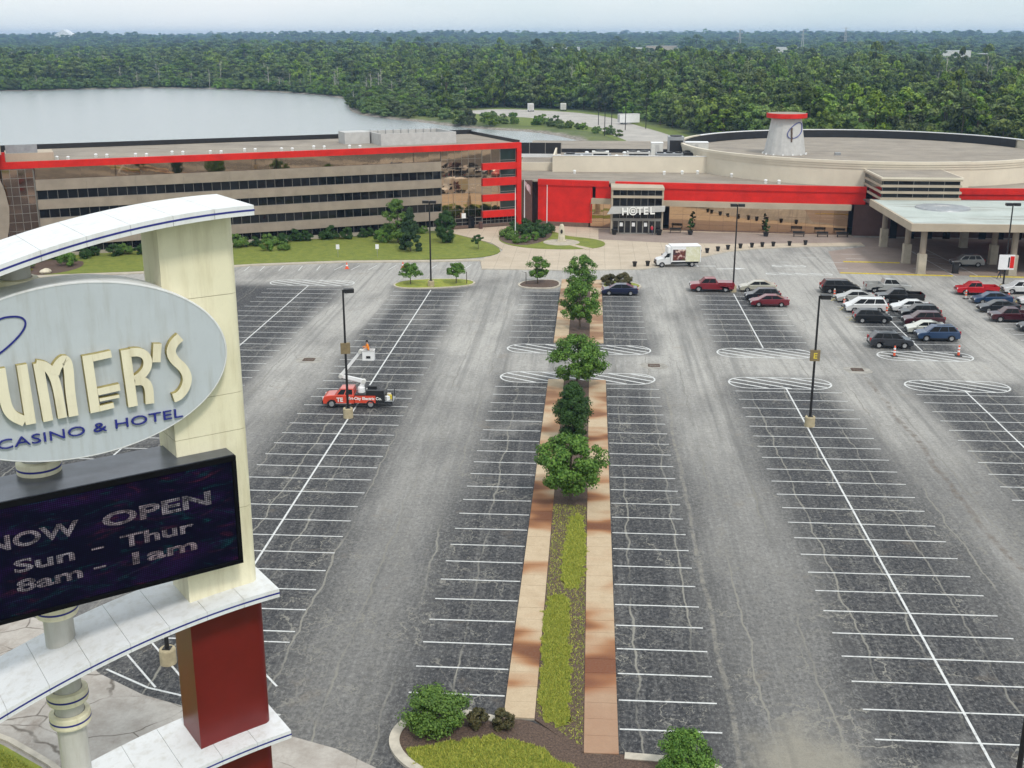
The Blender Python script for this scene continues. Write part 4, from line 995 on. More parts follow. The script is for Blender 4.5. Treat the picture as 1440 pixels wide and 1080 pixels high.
# display board
led = MB().box(-7, 4.62, -.28, 1.75, 17.78, 21.36).build('display_case', M['ledcase'], SG)
MB().box(-6.98, 4.60, -.26, 1.73, 21.362, 21.39).build('case_top', M['ledtop'], led)
for a_ in ((-6.9, 4.62, -.34, -.281, 21.2, 21.36), (-6.9, 4.62, -.34, -.281, 17.78, 17.9), (4.5, 4.62, -.34, -.281, 17.91, 21.19)):
    MB().box(*a_).build('bezel', M['ledcase'], led)
g = NG('led_screen_picture'); p = g.pos(); x, y, z = g.xyz(p)
q = g.node('ShaderNodeCombineXYZ', {0: g.m('MULTIPLY', x, .28), 1: g.m('MULTIPLY', z, .9), 2: 0.0}).outputs[0]
n1 = g.noise(q, 1.1, 4, .6, 1.8); n2 = g.noise(q, 2.3, 4, .6, 2.5); n3 = g.noise(q, 1.6, 3, .5, 3.0)
c = g.mix(g.mr(n1, .5, .7), (.004, .004, .03), (.05, .012, .12)); c = g.mix(g.mr(n2, .56, .72), c, (.01, .10, .12)); c = g.mix(g.mr(n3, .60, .75), c, (.14, .03, .07))
dots = g.m('MULTIPLY', g.mr(g.m('ABSOLUTE', g.m('SUBTRACT', g.m('FRACT', g.m('MULTIPLY', x, 17)), .5)), .18, .4, 1, .25), g.mr(g.m('ABSOLUTE', g.m('SUBTRACT', g.m('FRACT', g.m('MULTIPLY', z, 17)), .5)), .18, .4, 1, .25))
flick = g.mr(g.noise(p, 9, 3, .8), .3, .7, .5, 1.3)
g.put(g.b.inputs['Emission Color'], c); g.put(g.b.inputs['Emission Strength'], g.m('MULTIPLY', g.m('MULTIPLY', dots, flick), .4))
M['led'] = g.out((.003, .003, .005), .8, 0, .02)
MB().box(-6.8, 4.48, -.30, -.281, 17.92, 21.18).build('screen', M['led'], led)
g = NG('led_text'); p = g.pos(); x, y, z = g.xyz(p)
dots = g.m('MULTIPLY', g.mr(g.m('ABSOLUTE', g.m('SUBTRACT', g.m('FRACT', g.m('MULTIPLY', x, 17)), .5)), .2, .42, 1, .15), g.mr(g.m('ABSOLUTE', g.m('SUBTRACT', g.m('FRACT', g.m('MULTIPLY', z, 17)), .5)), .2, .42, 1, .15))
tint = g.mix(g.noise(g.scale(p, .4, 1, .8), 1.0, 3), (.9, .55, .6), (.75, .85, .95))
fl = g.mr(g.noise(g.scale(p, 1, 1, 1), 4, 5, .85), .36, .64, .06, 1.0)
g.put(g.b.inputs['Emission Color'], tint); g.put(g.b.inputs['Emission Strength'], g.m('MULTIPLY', g.m('MULTIPLY', dots, fl), .4))
M['ledtext'] = g.out((.004, .004, .006), .8, 0, .02)
fit_text('NOW', -2.65, -.15, 19.98, .42, -.301, M['ledtext'], led, 'lettering', .008, .03)
fit_text('OPEN', .50, 3.75, 19.98, .42, -.301, M['ledtext'], led, 'lettering', .008, .03)
fit_text('Sun', -2.0, -.35, 19.22, .38, -.301, M['ledtext'], led, 'lettering', .008, .025)
fit_text('Thur', .95, 3.15, 19.22, .38, -.301, M['ledtext'], led, 'lettering', .008, .025)
fit_text('8am', -2.0, -.2, 18.62, .36, -.301, M['ledtext'], led, 'lettering', .008, .025)
fit_text('1am', 1.25, 3.2, 18.62, .36, -.301, M['ledtext'], led, 'lettering', .008, .025)
for z_ in (19.36, 18.75): MB().box(.12, .48, -.309, -.301, z_, z_+.06).build('dash', M['ledtext'], led)
# ================================================================ VEHICLES
def carpaint(name, c, metal=.25):
    m = simple(name, c, .32, metal, var=.05, scale=.8, coat=.7); return m
CP = {k: carpaint('car_paint_'+k, v) for k, v in dict(darkred=(.23, .012, .02), beige=(.47, .45, .36), navy=(.008, .013, .05), maroon=(.16, .006, .016), black=(.008, .008, .009), silver=(.42, .42, .40), white=(.72, .72, .71), blue=(.018, .05, .12), red=(.55, .012, .02), graphite=(.02, .022, .028), wine=(.055, .008, .014), cream=(.62, .62, .54)).items()}
M['headlight'] = simple('headlight_lens', (.7, .72, .72), .12, .1, var=0)
M['taillight'] = simple('taillight_lens', (.35, .01, .012), .2, 0, var=0)
M['amber'] = simple('amber_lens', (.6, .2, .01), .2, 0, var=0)
SPEC = {
 'sedan': dict(L=4.75, W=1.82, wb=1.40, wr=.33, body=[(2.35, .28), (2.39, .50), (2.33, .66), (2.1, .79), (1.3, .94), (-.2, .98), (-1.5, 1.02), (-2.2, 1.03), (-2.33, .92), (-2.37, .6), (-2.34, .30)], cab=[(1.5, .3), (.48, .36), (-.85, .32), (-2.0, .28)], zb=.94, zt=1.46, pil=[.50, .0]),
 'coupe': dict(L=4.4, W=1.78, wb=1.32, wr=.32, body=[(2.18, .28), (2.2, .55), (2.1, .68), (1.8, .80), (.95, .95), (-.2, .98), (-1.4, 1.03), (-2.05, 1.08), (-2.18, .9), (-2.2, .6), (-2.15, .30)], cab=[(1.4, .3), (.42, .36), (-.7, .34), (-2.05, .28)], zb=.94, zt=1.42, pil=[.45, .0]),
 'suv': dict(L=4.65, W=1.86, wb=1.36, wr=.38, body=[(2.28, .36), (2.32, .70), (2.25, .86), (2.0, .98), (1.2, 1.08), (-.2, 1.08), (-1.6, 1.10), (-2.2, 1.08), (-2.3, .95), (-2.32, .6), (-2.28, .38)], cab=[(1.45, .26), (.58, .34), (-1.6, .30), (-2.22, .24)], zb=1.06, zt=1.72, pil=[.36, .68]),
 'van': dict(L=5.1, W=1.98, wb=1.5, wr=.35, body=[(2.5, .30), (2.55, .60), (2.45, .82), (2.1, .98), (1.5, 1.08), (-.2, 1.08), (-1.6, 1.10), (-2.4, 1.10), (-2.52, .9), (-2.55, .6), (-2.5, .32)], cab=[(2.0, .28), (.85, .36), (-2.0, .32), (-2.46, .26)], zb=1.06, zt=1.76, pil=[.33, .64]),
 'pickup': dict(L=5.8, W=2.0, wb=1.78, wr=.40, body=[(2.86, .42), (2.9, .78), (2.84, 1.0), (2.55, 1.08), (1.5, 1.16), (.2, 1.16), (-.72, 1.16), (-.73, .80), (-2.86, .80), (-2.9, .6), (-2.86, .46)], cab=[(1.75, .26), (.95, .32), (-.42, .32), (-.72, .26)], zb=1.14, zt=1.82, pil=[.5, .0]),
}
def arches(prof, cs, r, z0):
    """close a body outline along the bottom with round wheel cut-outs"""
    pts = list(prof)
    xb = prof[-1][0]
    for c_ in sorted(cs):
        zc = z0
        for k in range(9):
            t = math.pi - math.pi*k/8; pts.append((c_ + r*math.cos(t), zc + r*math.sin(t)))
    return pts
def hull(prof, W, mat, parent, name='body'):
    """outline lofted across the width, drawn in at the flanks; flanks ear-cut so that concave outlines stay clean"""
    cx_ = sum(p[0] for p in prof)/len(prof)
    lay = [(-W/2, .985, .045), (-W/2+.10, 1.0, 0.0), (W/2-.10, 1.0, 0.0), (W/2, .985, .045)]
    bm = bmesh.new(); rings = []
    for y_, s_, dz in lay:
        rings.append([bm.verts.new((cx_+(p[0]-cx_)*s_, y_, p[1]-(dz if p[1] > .7 else 0))) for p in prof])
    n = len(prof)
    for a, b in zip(rings, rings[1:]):
        for i in range(n): bm.faces.new((a[i], a[(i+1) % n], b[(i+1) % n], b[i]))
    f1 = bm.faces.new(rings[0][::-1]); f2 = bm.faces.new(rings[-1])
    bmesh.ops.triangulate(bm, faces=[f1, f2], ngon_method='EAR_CLIP'); bmesh.ops.recalc_face_normals(bm, faces=bm.faces)
    me_ = bpy.data.meshes.new(name); bm.to_mesh(me_); bm.free(); me_.materials.append(mat)
    me_.shade_flat()
    return link(name, me_, parent)
WHEEL = {}
def wheels(e, xs_, W, r, rimmat='rim', wd=.23):
    k = (round(r, 2), rimmat, wd)
    if k not in WHEEL:
        t = MB(); t.lathe([(r*.62, -wd/2), (r*.93, -wd/2), (r, -wd/2+.03), (r, wd/2-.03), (r*.93, wd/2), (r*.62, wd/2)], 22, cap=False)
        m = MB(); m.lathe([(r*.63, -wd/2+.02), (r*.60, wd/2-.05), (r*.52, wd/2-.02), (.07, wd/2-.045), (.06, wd/2-.01), (.001, wd/2-.01)], 20, cap=False)
        for q in range(5):
            a = 2*math.pi*q/5; m.obox((r*.34*math.cos(a), r*.34*math.sin(a), wd/2-.02), (r*.46, .07, .03), a)
        WHEEL[k] = (t.mesh('tyre', M['rubber'], True), m.mesh('rim', M[rimmat], True))
    for x_ in xs_:
        for s_ in (-1, 1):
            w_ = link('wheel', WHEEL[k][0], e, (x_, s_*(W/2-.12), r), (R(-90*s_), 0, 0)); link('rim', WHEEL[k][1], w_)
def quadface(m, a, b, c, d, u0, u1, v0, v1, off):
    """patch inside the quad a(bottom,u0) b(bottom,u1) c(top,u1) d(top,u0), lifted by off along its normal"""
    a, b, c, d = map(Vector, (a, b, c, d)); nrm = (b-a).cross(d-a).normalized()*off
    P_ = lambda u, v: (a*(1-u)+b*u)*(1-v)+(d*(1-u)+c*u)*v+nrm
    q = [P_(u0, v0), P_(u1, v0), P_(u1, v1), P_(u0, v1)]; back = [p-nrm*1.6 for p in q]
    m.add(q+back, [(0, 1, 2, 3), (0, 4, 5, 1), (1, 5, 6, 2), (2, 6, 7, 3), (3, 7, 4, 0)])
def car(kind, paint, x, y, heading, label, group='cars parked in the casino lot', cat='car', rz=0, roof=None, scale=1.0):
    S = SPEC[kind]; pm = CP[paint]
    e = empty({'sedan': 'sedan_car', 'coupe': 'coupe_car', 'suv': 'sport_utility_car', 'van': 'minivan', 'pickup': 'pickup_truck'}[kind], (x, y, 0.006), (0 if heading > 0 else math.pi)+rz)
    scale *= 1.04; e.scale = (scale,)*3; tag(e, label, cat, group)
    W, r, wb = S['W'], S['wr'], S['wb']
    zlow = S['body'][0][1]
    prof = arches(S['body'], [-wb, wb], r*1.17, max(zlow, r*.85))
    hull(prof, W, pm, e)
    MB().box(-S['L']/2+.25, S['L']/2-.25, -W/2+.14, W/2-.14, .22, .62).build('underbody', M['black'], e)
    (xa, ia), (xb, ib), (xc, ic), (xd, id_) = S['cab']; zb, zt = S['zb'], S['zt']
    wb_ = W/2-.07; wt = W/2-.27
    A = [(xa, -wb_+.10, zb-.08), (xa, wb_-.10, zb-.08), (xd, wb_-.06, zb), (xd, -wb_+.06, zb)]
    T = [(xb, -wt+.03, zt-.04), (xb, wt-.03, zt-.04), (xc, wt, zt-.02), (xc, -wt, zt-.02)]
    m = MB(); n_ = 7
    # roof as a crowned patch, four sloping sides
    m.add(A+T, [(0, 4, 5, 1), (2, 6, 7, 3), (1, 5, 6, 2), (3, 7, 4, 0)])
    vs_ = []
    for i in range(n_):
        for j in range(n_):
            u, v = i/(n_-1), j/(n_-1); xx = xb+(xc-xb)*u; yy_ = (-1+2*v)*(wt-.03*(1-u))
            vs_.append((xx, yy_, zt-.04+.02*u+.075*(1-(2*u-1)**2)*(1-(2*v-1)**2)))
    m.add(vs_, [(i*n_+j, (i+1)*n_+j, (i+1)*n_+j+1, i*n_+j+1) for i in range(n_-1) for j in range(n_-1)])
    cab = m.build('cabin', pm, e)
    g_ = MB(); quadface(g_, A[1], A[0], T[0], T[1], .05, .95, .12, .94, .012); g_.build('windshield', M['carglass'], e)
    g_ = MB(); quadface(g_, A[3], A[2], T[2], T[3], .07, .93, .2, .92, .012); g_.build('rear_window', M['carglass'], e)
    cuts = [.05, S['pil'][0]-.012, S['pil'][0]+.012, (S['pil'][1]-.012 if S['pil'][1] else .94)] + ([S['pil'][1]+.012, .95] if S['pil'][1] else [])
    for k in range(0, len(cuts), 2):
        lo_, hi_ = cuts[k], cuts[k+1]
        g_ = MB(); quadface(g_, A[0], A[3], T[3], T[0], lo_, hi_, .16, .93, -.012); g_.build('side_window', M['carglass'], e)
        g_ = MB(); quadface(g_, A[1], A[2], T[2], T[1], lo_, hi_, .16, .93, .012); g_.build('side_window', M['carglass'], e)
    fx = S['body'][1][0]; rx = S['body'][-2][0]; zh = S['body'][2][1]-.06
    for s_ in (-1, 1):
        MB().obox((fx-.13, s_*(W/2-.32), zh), (.22, .40, .15), s_*-.35).build('headlight', M['headlight'], e)
        MB().obox((rx+.05, s_*(W/2-.22), .88 if kind in ('sedan', 'coupe') else 1.0), (.14, .26, .18 if kind in ('sedan', 'coupe') else .36)).build('taillight', M['taillight'], e)
        mr_ = MB(); mr_.obox((xa-.28, s_*(W/2+.06), zb+.06), (.14, .2, .13)); mr_.build('mirror', pm, e)
        MB().box(-wb+r*1.25, wb-r*1.25, s_*W/2-.012, s_*W/2+.012, .34, .42).build('sill_trim', M['black'], e)
    MB().obox((fx-.015, 0, zh-.08), (.08, W*.42, .17)).build('grille', M['black'], e)
    MB().obox((fx-.03, 0, zlow+.12), (.12, W*.8, .14)).build('bumper', M['black'] if kind != 'pickup' else M['steel'], e)
    MB().obox((rx+.02, 0, zlow+.16), (.12, W*.8, .14)).build('bumper', M['black'] if kind != 'pickup' else M['steel'], e)
    MB().obox((rx-.005, 0, .78), (.03, .32, .16)).build('license_plate', M['white'], e)
    wheels(e, (-wb, wb), W, r)
    if kind == 'pickup':
        for b in ((-2.86, -.75, -W/2+.02, -W/2+.12, .80, 1.24), (-2.86, -.75, W/2-.12, W/2-.02, .80, 1.24), (-2.87, -2.79, -W/2+.13, W/2-.13, .80, 1.24), (-.82, -.75, -W/2+.13, W/2-.13, .80, 1.24)):
            MB().box(*b).build('bed_wall', pm, e)
        MB().box(-2.78, -.83, -W/2+.13, W/2-.13, .801, .83).build('bed_floor', M['black'], e)
        if roof == 'tonneau': MB().box(-2.80, -.80, -W/2+.1, W/2-.1, 1.245, 1.29).build('bed_cover', pm, e)
    if roof == 'rack':
        for s_ in (-1, 1): MB().tube((xb-.3, s_*(wt-.08), zt+.09), (xc+.2, s_*(wt-.08), zt+.09), .03, n=6).build('roof_rail', M['black'], e)
    return e
X1 = -1
car('pickup', 'darkred', 16.9, 157.7, X1, 'dark red crew cab pickup with bed cover beside a lamp base', cat='pickup', roof='tonneau')
car('sedan', 'beige', 23.2, 158.0, X1, 'pale beige sedan parked beside the dark red pickup')
car('suv', 'graphite', 23.1, 152.2, X1, 'dark grey crossover parked beside a maroon sedan', scale=.95)
car('sedan', 'maroon', 23.5, 148.9, X1, 'shiny maroon sedan at the end of a group of three')
car('van', 'black', 34.4, 157.9, 1, 'black minivan parked tail out beside a silver sedan', cat='van')
car('sedan', 'silver', 35.2, 152.2, X1, 'silver sedan parked between the black minivan and white minivan')
car('van', 'white', 35.3, 146.5, X1, 'white minivan with dark side windows among parked cars', cat='van')
car('suv', 'black', 34.8, 140.7, 1, 'black compact crossover parked beside the white minivan', scale=.93)
car('pickup', 'silver', 40.9, 158.8, 1, 'silver pickup with open black bed facing the canopy', cat='pickup')
car('pickup', 'black', 41.0, 152.2, X1, 'black crew cab pickup with open bed', cat='pickup')
car('sedan', 'white', 41.1, 147.0, X1, 'white sedan parked beside the black pickup')
car('suv', 'black', 41.2, 143.2, X1, 'black station wagon hidden partly behind a wine coloured car')
car('suv', 'wine', 40.6, 139.4, X1, 'dark wine coloured sport utility car in the middle row')
car('coupe', 'cream', 39.9, 135.7, X1, 'cream hatchback squeezed beside the blue sport utility car')
car('suv', 'blue', 40.3, 132.3, X1, 'steel blue sport utility car with roof rack', roof='rack')
car('suv', 'graphite', 34.1, 128.7, 1, 'dark charcoal sport utility car alone beside the striped island', roof='rack')
car('pickup', 'red', 52.7, 158.0, X1, 'bright red pickup parked beside a blue sedan', cat='pickup', scale=.93)
car('sedan', 'blue', 53.0, 152.5, X1, 'dark blue sedan between the red pickup and a charcoal sedan')
car('sedan', 'graphite', 52.2, 147.5, X1, 'charcoal sedan parked behind the dark blue sedan')
car('pickup', 'wine', 52.2, 142.4, X1, 'dark wine coloured pickup parked beside the charcoal sedan', cat='pickup', scale=.92)
car('sedan', 'black', 53.8, 137.6, X1, 'black sedan at the end of the row by the empty stalls')
car('suv', 'white', 58.9, 159.0, X1, 'white crossover parked beside a lamp post and the red pickup')
car('coupe', 'white', 58.6, 152.2, X1, 'white hatchback parked behind the dark blue sedan')
car('suv', 'silver', 57.6, 178.4, X1, 'silver crossover with roof rack under the canopy', roof='rack', group='cars under the canopy')
car('sedan', 'navy', 4.2, 154.6, X1, 'navy blue sedan alone beside the tree median')
# ---------------------------------------------------------------- white box truck
bt = empty('box_truck', (13.6, 175.6, .006), math.pi + R(9)); tag(bt, 'white box truck with a food picture on its side by the kerb', 'truck')
g = NG('box_side_print'); p = g.pos(); x, y, z = g.xyz(p)
msk = g.m('MULTIPLY', g.mr(x, -.9, -.75), g.mr(x, 1.25, 1.1))
v = g.node('ShaderNodeTexVoronoi', {'Vector': g.scale(p, 1.3, 1, 1.5), 'Scale': 1.0}).outputs['Color']
pic = g.mix(.75, (.14, .045, .035), v, 'MULTIPLY'); pic = g.mix(g.mr(g.noise(p, 1.6, 3), .52, .6), pic, (.62, .45, .38))
half = g.mix(g.mr(x, -.85, -.8), g.mix(g.mr(g.noise(p, 3, 4), .4, .7), (.62, .60, .40), (.72, .71, .58)), (.76, .76, .75))
M['print'] = g.out(g.mix(g.m('MULTIPLY', msk, g.m('MULTIPLY', g.mr(z, 1.0, 1.05), g.mr(z, 2.75, 2.7))), half, pic), .4)
MB().box(-3.1, 1.35, -1.15, 1.15, .85, 3.15).build('cargo_box', M['print'], bt)
MB().box(-3.14, 1.39, -1.19, 1.19, 3.15, 3.27).build('box_roof', M['white'], bt)
for b in ((-3.16, -3.05, -1.2, -1.1, .8, 3.14), (-3.16, -3.05, 1.1, 1.2, .8, 3.14), (1.3, 1.41, -1.2, -1.1, .8, 3.14), (1.3, 1.41, 1.1, 1.2, .8, 3.14)): MB().box(*b).build('corner_trim', M['white'], bt)
MB().box(1.0, 1.9, -1.05, 1.05, 2.2, 3.1).build('cab_fairing', M['white'], bt)
hull(arches([(3.55, .45), (3.6, .85), (3.5, 1.12), (3.2, 1.28), (2.55, 1.42), (1.36, 1.45), (1.36, .5)], [2.75], .46, .42), 1.95, CP['white'], bt)
m = MB(); A = [(2.6, -.85, 1.38), (2.6, .85, 1.38), (1.37, .9, 1.42), (1.37, -.9, 1.42)]; T = [(1.95, -.72, 2.15), (1.95, .72, 2.15), (1.37, .74, 2.18), (1.37, -.74, 2.18)]
m.add(A+T, [(0, 4, 5, 1), (1, 5, 6, 2), (3, 7, 4, 0), (4, 7, 6, 5)]); m.build('cab', CP['white'], bt)
for nm, q, uv in (('windshield', (A[1], A[0], T[0], T[1]), (.06, .94, .1, .92, .012)), ('side_window', (A[0], A[3], T[3], T[0]), (.15, .8, .12, .88, -.012)), ('side_window', (A[1], A[2], T[2], T[1]), (.15, .8, .12, .88, .012))):
    m = MB(); quadface(m, *q, *uv); m.build(nm, M['carglass'], bt)
MB().box(3.5, 3.66, -.95, .95, .42, .72).build('bumper', M['black'], bt); MB().box(3.52, 3.62, -.6, .6, .78, 1.05).build('grille', M['black'], bt)
for s_ in (-1, 1):
    MB().box(3.46, 3.6, s_*.8-.13, s_*.8+.13, .82, 1.02).build('headlight', M['headlight'], bt); MB().obox((2.35, s_*1.15, 1.6), (.12, .2, .3)).build('mirror', M['black'], bt)
MB().box(-3.0, 3.2, -.5, .5, .45, .84).build('chassis', M['black'], bt)
wheels(bt, (-1.9, 2.75), 2.0, .40, 'rim', .26)
# ---------------------------------------------------------------- bucket truck
kt = empty('bucket_truck', (-21.9, 103.2, .006), math.pi + R(2)); tag(kt, 'red and black service truck with white articulated boom raised in the lot', 'truck')
KR = carpaint('truck_red', (.62, .06, .025), 0.0); kt.scale = (.88, .88, .88)
hull(arches([(3.35, .5), (3.4, .95), (3.3, 1.22), (3.0, 1.36), (2.1, 1.45), (.2, 1.45), (.0, 1.45), (.0, .55)], [2.45], .55, .5), 2.05, KR, kt)
m = MB(); A = [(2.15, -.95, 1.40), (2.15, .95, 1.40), (.02, .97, 1.43), (.02, -.97, 1.43)]; T = [(1.5, -.78, 2.12), (1.5, .78, 2.12), (.1, .8, 2.14), (.1, -.8, 2.14)]
m.add(A+T, [(0, 4, 5, 1), (1, 5, 6, 2), (3, 7, 4, 0), (4, 7, 6, 5), (2, 6, 7, 3)]); m.build('cab', KR, kt)
for nm, q, uv in (('windshield', (A[1], A[0], T[0], T[1]), (.06, .94, .1, .92, .012)), ('side_window', (A[0], A[3], T[3], T[0]), (.12, .47, .12, .86, -.012)), ('side_window', (A[0], A[3], T[3], T[0]), (.53, .92, .12, .86, -.012)), ('side_window', (A[1], A[2], T[2], T[1]), (.12, .47, .12, .86, .012)), ('side_window', (A[1], A[2], T[2], T[1]), (.53, .92, .12, .86, .012))):
    m = MB(); quadface(m, *q, *uv); m.build(nm, M['carglass'], kt)
link('door_lettering', text_mesh('TE', .62, .01, M['letterwhite'], bold=.02), kt, (1.55, 1.04, .75), (R(90), 0, math.pi))
link('side_lettering', text_mesh('Tri-City Electric Co.', .44, .01, M['letterwhite'], bold=.012), kt, (-1.15, 1.07, .98), (R(90), 0, math.pi))
MB().box(-2.3, -.05, -1.0, 1.06, .62, 1.42).build('side_body', KR, kt)
MB().box(-3.3, -.06, -1.0, 1.0, 1.43, 1.55).build('deck', M['black'], kt)
for b in ((-2.2, -1.2, -1.0, -.55, 1.56, 2.0), (-3.2, -1.3, .55, 1.0, 1.56, 1.98), (-3.25, -2.3, -.95, 1.0, .62, 1.42)): MB().box(*b).build('tool_locker', M['black'], kt)
MB().box(-4.2, -3.3, -.95, .95, .75, .83).build('tail_deck', M['grey'], kt)
for y_ in (-.85, .85): MB().tube((-4.1, y_, .83), (-4.1, y_, 1.75), .04).build('tail_post', M['black'], kt)
for k, (x_, y_) in enumerate(((-3.55, -.5), (-3.75, .15), (-3.5, .55))):
    MB().obox((x_, y_, 1.05), (.4, .42, .42), .4*k).build('cargo', [M['cream'], M['yellow'], M['white']][k], kt)
MB().box(-4.0, 3.1, -.5, .5, .45, .66).build('chassis', M['black'], kt); MB().box(3.34, 3.5, -1, 1, .5, .8).build('bumper', M['black'], kt)
for s_ in (-1, 1): MB().box(3.28, 3.41, s_*.82-.16, s_*.82+.16, .95, 1.18).build('headlight', M['headlight'], kt)
MB().box(.3, 2.0, 1.0, 1.16, .5, .58).build('running_board', M['steel'], kt)
wheels(kt, (-1.75, 2.45), 2.1, .47, 'rim', .28)
# boom: turret, lower arm, upper arm, bucket
bo = empty('boom', (0, 0, 0), 0, kt)
tb = (-.65, .0, 1.55)
MB().lathe([(.42, 0), (.38, .5), (.3, .6)], 16).build('turret', M['white'], bo, tb)
def arm(a, b, w0, w1, name):
    a, b = Vector(a), Vector(b); d = (b-a).normalized(); s_ = d.cross(Vector((0, 1, 0))).normalized(); y_ = Vector((0, 1, 0))
    vs_ = []
    for p_, w_ in ((a, w0), (b, w1)):
        for i, j in ((-1, -1), (1, -1), (1, 1), (-1, 1)): vs_.append(p_+s_*(i*w_/2)+y_*(j*w_*.42))
    m = MB(); m.add(vs_, [(0, 3, 2, 1), (4, 5, 6, 7), (0, 1, 5, 4), (1, 2, 6, 5), (2, 3, 7, 6), (3, 0, 4, 7)]); return m.build(name, M['white'], bo)
J0 = (-.6, 0, 1.95); J1 = (-.95, 0, 2.75); J2 = (1.5, .05, 3.35); J3 = (-.75, .1, 6.1)
arm(J0, J1, .5, .42, 'riser'); arm(J1, J2, .38, .34, 'lower_arm'); arm(J2, J3, .36, .26, 'upper_arm')
for j in (J1, J2, J3): MB().tube((j[0], j[1]-.28, j[2]), (j[0], j[1]+.28, j[2]), .22, n=14).build('joint', M['offwhite'], bo)
MB().tube((-.3, .26, 2.75), (.9, .28, 3.05), .06).build('hydraulic_ram', M['steel'], bo)
bk = empty('bucket', (-1.6, .12, 5.2), 0, kt)
m = MB()
for b in ((-.62, .62, -.42, .42, 0, .06), (-.62, -.56, -.42, .42, .06, 1.08), (.56, .62, -.42, .42, .06, 1.08), (-.56, .56, -.42, -.36, .06, 1.08), (-.56, .56, .36, .42, .06, 1.08)): m.box(*b)
m.build('shell', M['white'], bk)
for b in ((-.66, .66, -.46, -.425, 1.02, 1.10), (-.66, .66, .425, .46, 1.02, 1.10), (-.66, -.625, -.42, .42, 1.02, 1.1), (.625, .66, -.42, .42, 1.02, 1.1)): MB().box(*b).build('rim_rail', M['offwhite'], bk)
MB().box(-.25, .2, .43, .48, .25, .5).build('control_box', M['black'], bk)
# ================================================================ VEGETATION
def leafmat(name, a, b, objrand=.0):
    g = NG(name); geo = g.node('ShaderNodeNewGeometry'); rr = geo.outputs['Random Per Island']
    c = g.mix(rr, a, b)
    f = g.noise(g.pos(), .9, 3); c = g.mix(g.mr(f, .35, .65, 0, .5), c, tuple(k*.5 for k in a))
    if objrand:
        oi = g.node('ShaderNodeObjectInfo').outputs['Random']
        hs_ = g.node('ShaderNodeHueSaturation', {'Hue': g.mr(oi, 0, 1, .485, .52), 'Saturation': g.mr(g.m('FRACT', g.m('MULTIPLY', oi, 7.3)), 0, 1, .75, 1.1), 'Value': g.mr(g.m('FRACT', g.m('MULTIPLY', oi, 3.7)), 0, 1, .4, 1.5), 'Color': c}); c = hs_.outputs[0]
    m = g.out(c, .6, 0, .3)
    tr = g.node('ShaderNodeBsdfTranslucent', {'Color': c}); mx_ = g.node('ShaderNodeMixShader', {0: .22})
    o = [n for n in g.t.nodes if n.type == 'OUTPUT_MATERIAL'][0]
    g.t.links.new(g.b.outputs[0], mx_.inputs[1]); g.t.links.new(tr.outputs[0], mx_.inputs[2]); g.t.links.new(mx_.outputs[0], o.inputs[0])
    return m
M['leaf'] = leafmat('green_leaves', (.06, .155, .02), (.20, .34, .055))
M['leafdark'] = leafmat('dark_leaves', (.024, .07, .014), (.07, .145, .03))
M['leafshrub'] = leafmat('shrub_leaves', (.065, .145, .024), (.21, .33, .06))
M['leafconifer'] = leafmat('conifer_needles', (.022, .06, .022), (.065, .12, .04))
M['leafred'] = leafmat('dark_red_leaves', (.06, .065, .025), (.16, .13, .055))
M['leafyellow'] = leafmat('yellow_leaves', (.2, .2, .02), (.45, .42, .05))
M['leafforest'] = leafmat('forest_leaves', (.06, .125, .016), (.27, .36, .055), 1)
M['leafbright'] = leafmat('bright_shore_leaves', (.07, .14, .02), (.24, .34, .06), 1)
def leaves_mesh(name, P_, size, mat, rs, N_=None):
    k = len(P_)
    if N_ is None: N_ = np.zeros((k, 3))
    N_ = N_+rs.normal(size=(k, 3))*.5; N_ /= np.linalg.norm(N_, axis=1)[:, None]
    a = np.cross(N_, rs.normal(size=(k, 3))); a /= np.linalg.norm(a, axis=1)[:, None]
    b = np.cross(N_, a)
    s = size*rs.uniform(.6, 1.35, (k, 1)); v = np.stack([P_-a*s*.5, P_+b*s*.36, P_+a*s*.5, P_-b*s*.36], 1)
    me_ = bpy.data.meshes.new(name); me_.from_pydata(v.reshape(-1, 3).tolist(), [], np.arange(4*k).reshape(-1, 4).tolist()); me_.materials.append(mat); return me_
def crown_points(rs, H, rad, base, n, shape, clumps, cf=1.0):
    """points in clumps filling a crown of the given silhouette"""
    cs = []
    while len(cs) < clumps:
        t = rs.uniform(0, 1); an = rs.uniform(0, 6.283); q = math.sqrt(rs.uniform(.05, 1))
        if shape == 'round': w_ = math.sin(math.pi*min(.97, .12+.86*t))**.6
        elif shape == 'cone': w_ = (1-t)**.8*.98+.03
        elif shape == 'column': w_ = min(1, (1-t)*2.2)**.55*min(1, .55+t*2)
        elif shape == 'flat': w_ = 1.0-.55*t
        else: w_ = 1.0
        cs.append((q*w_*rad*math.cos(an)*.86, q*w_*rad*math.sin(an)*.86, base+(H-base)*(t*.94+.03), rad*rs.uniform(.2, .36)*(.6+.4*w_)*cf))
    cs = np.array(cs); idx = rs.randint(0, clumps, n); d = rs.normal(size=(n, 3)); d /= np.linalg.norm(d, axis=1)[:, None]
    d *= (rs.uniform(0, 1, (n, 1))**.45)*cs[idx, 3:4]; d[:, 2] *= .75
    P_ = cs[idx, :3]+d; o_ = P_-np.array([0, 0, base+(H-base)*.4]); o_[:, 2] *= rad*2/(H-base)
    N_ = d/(np.linalg.norm(d, axis=1)[:, None]+1e-6)*.9+o_/(np.linalg.norm(o_, axis=1)[:, None]+1e-6)*.5+np.array([0, 0, .35])
    return P_, cs, N_
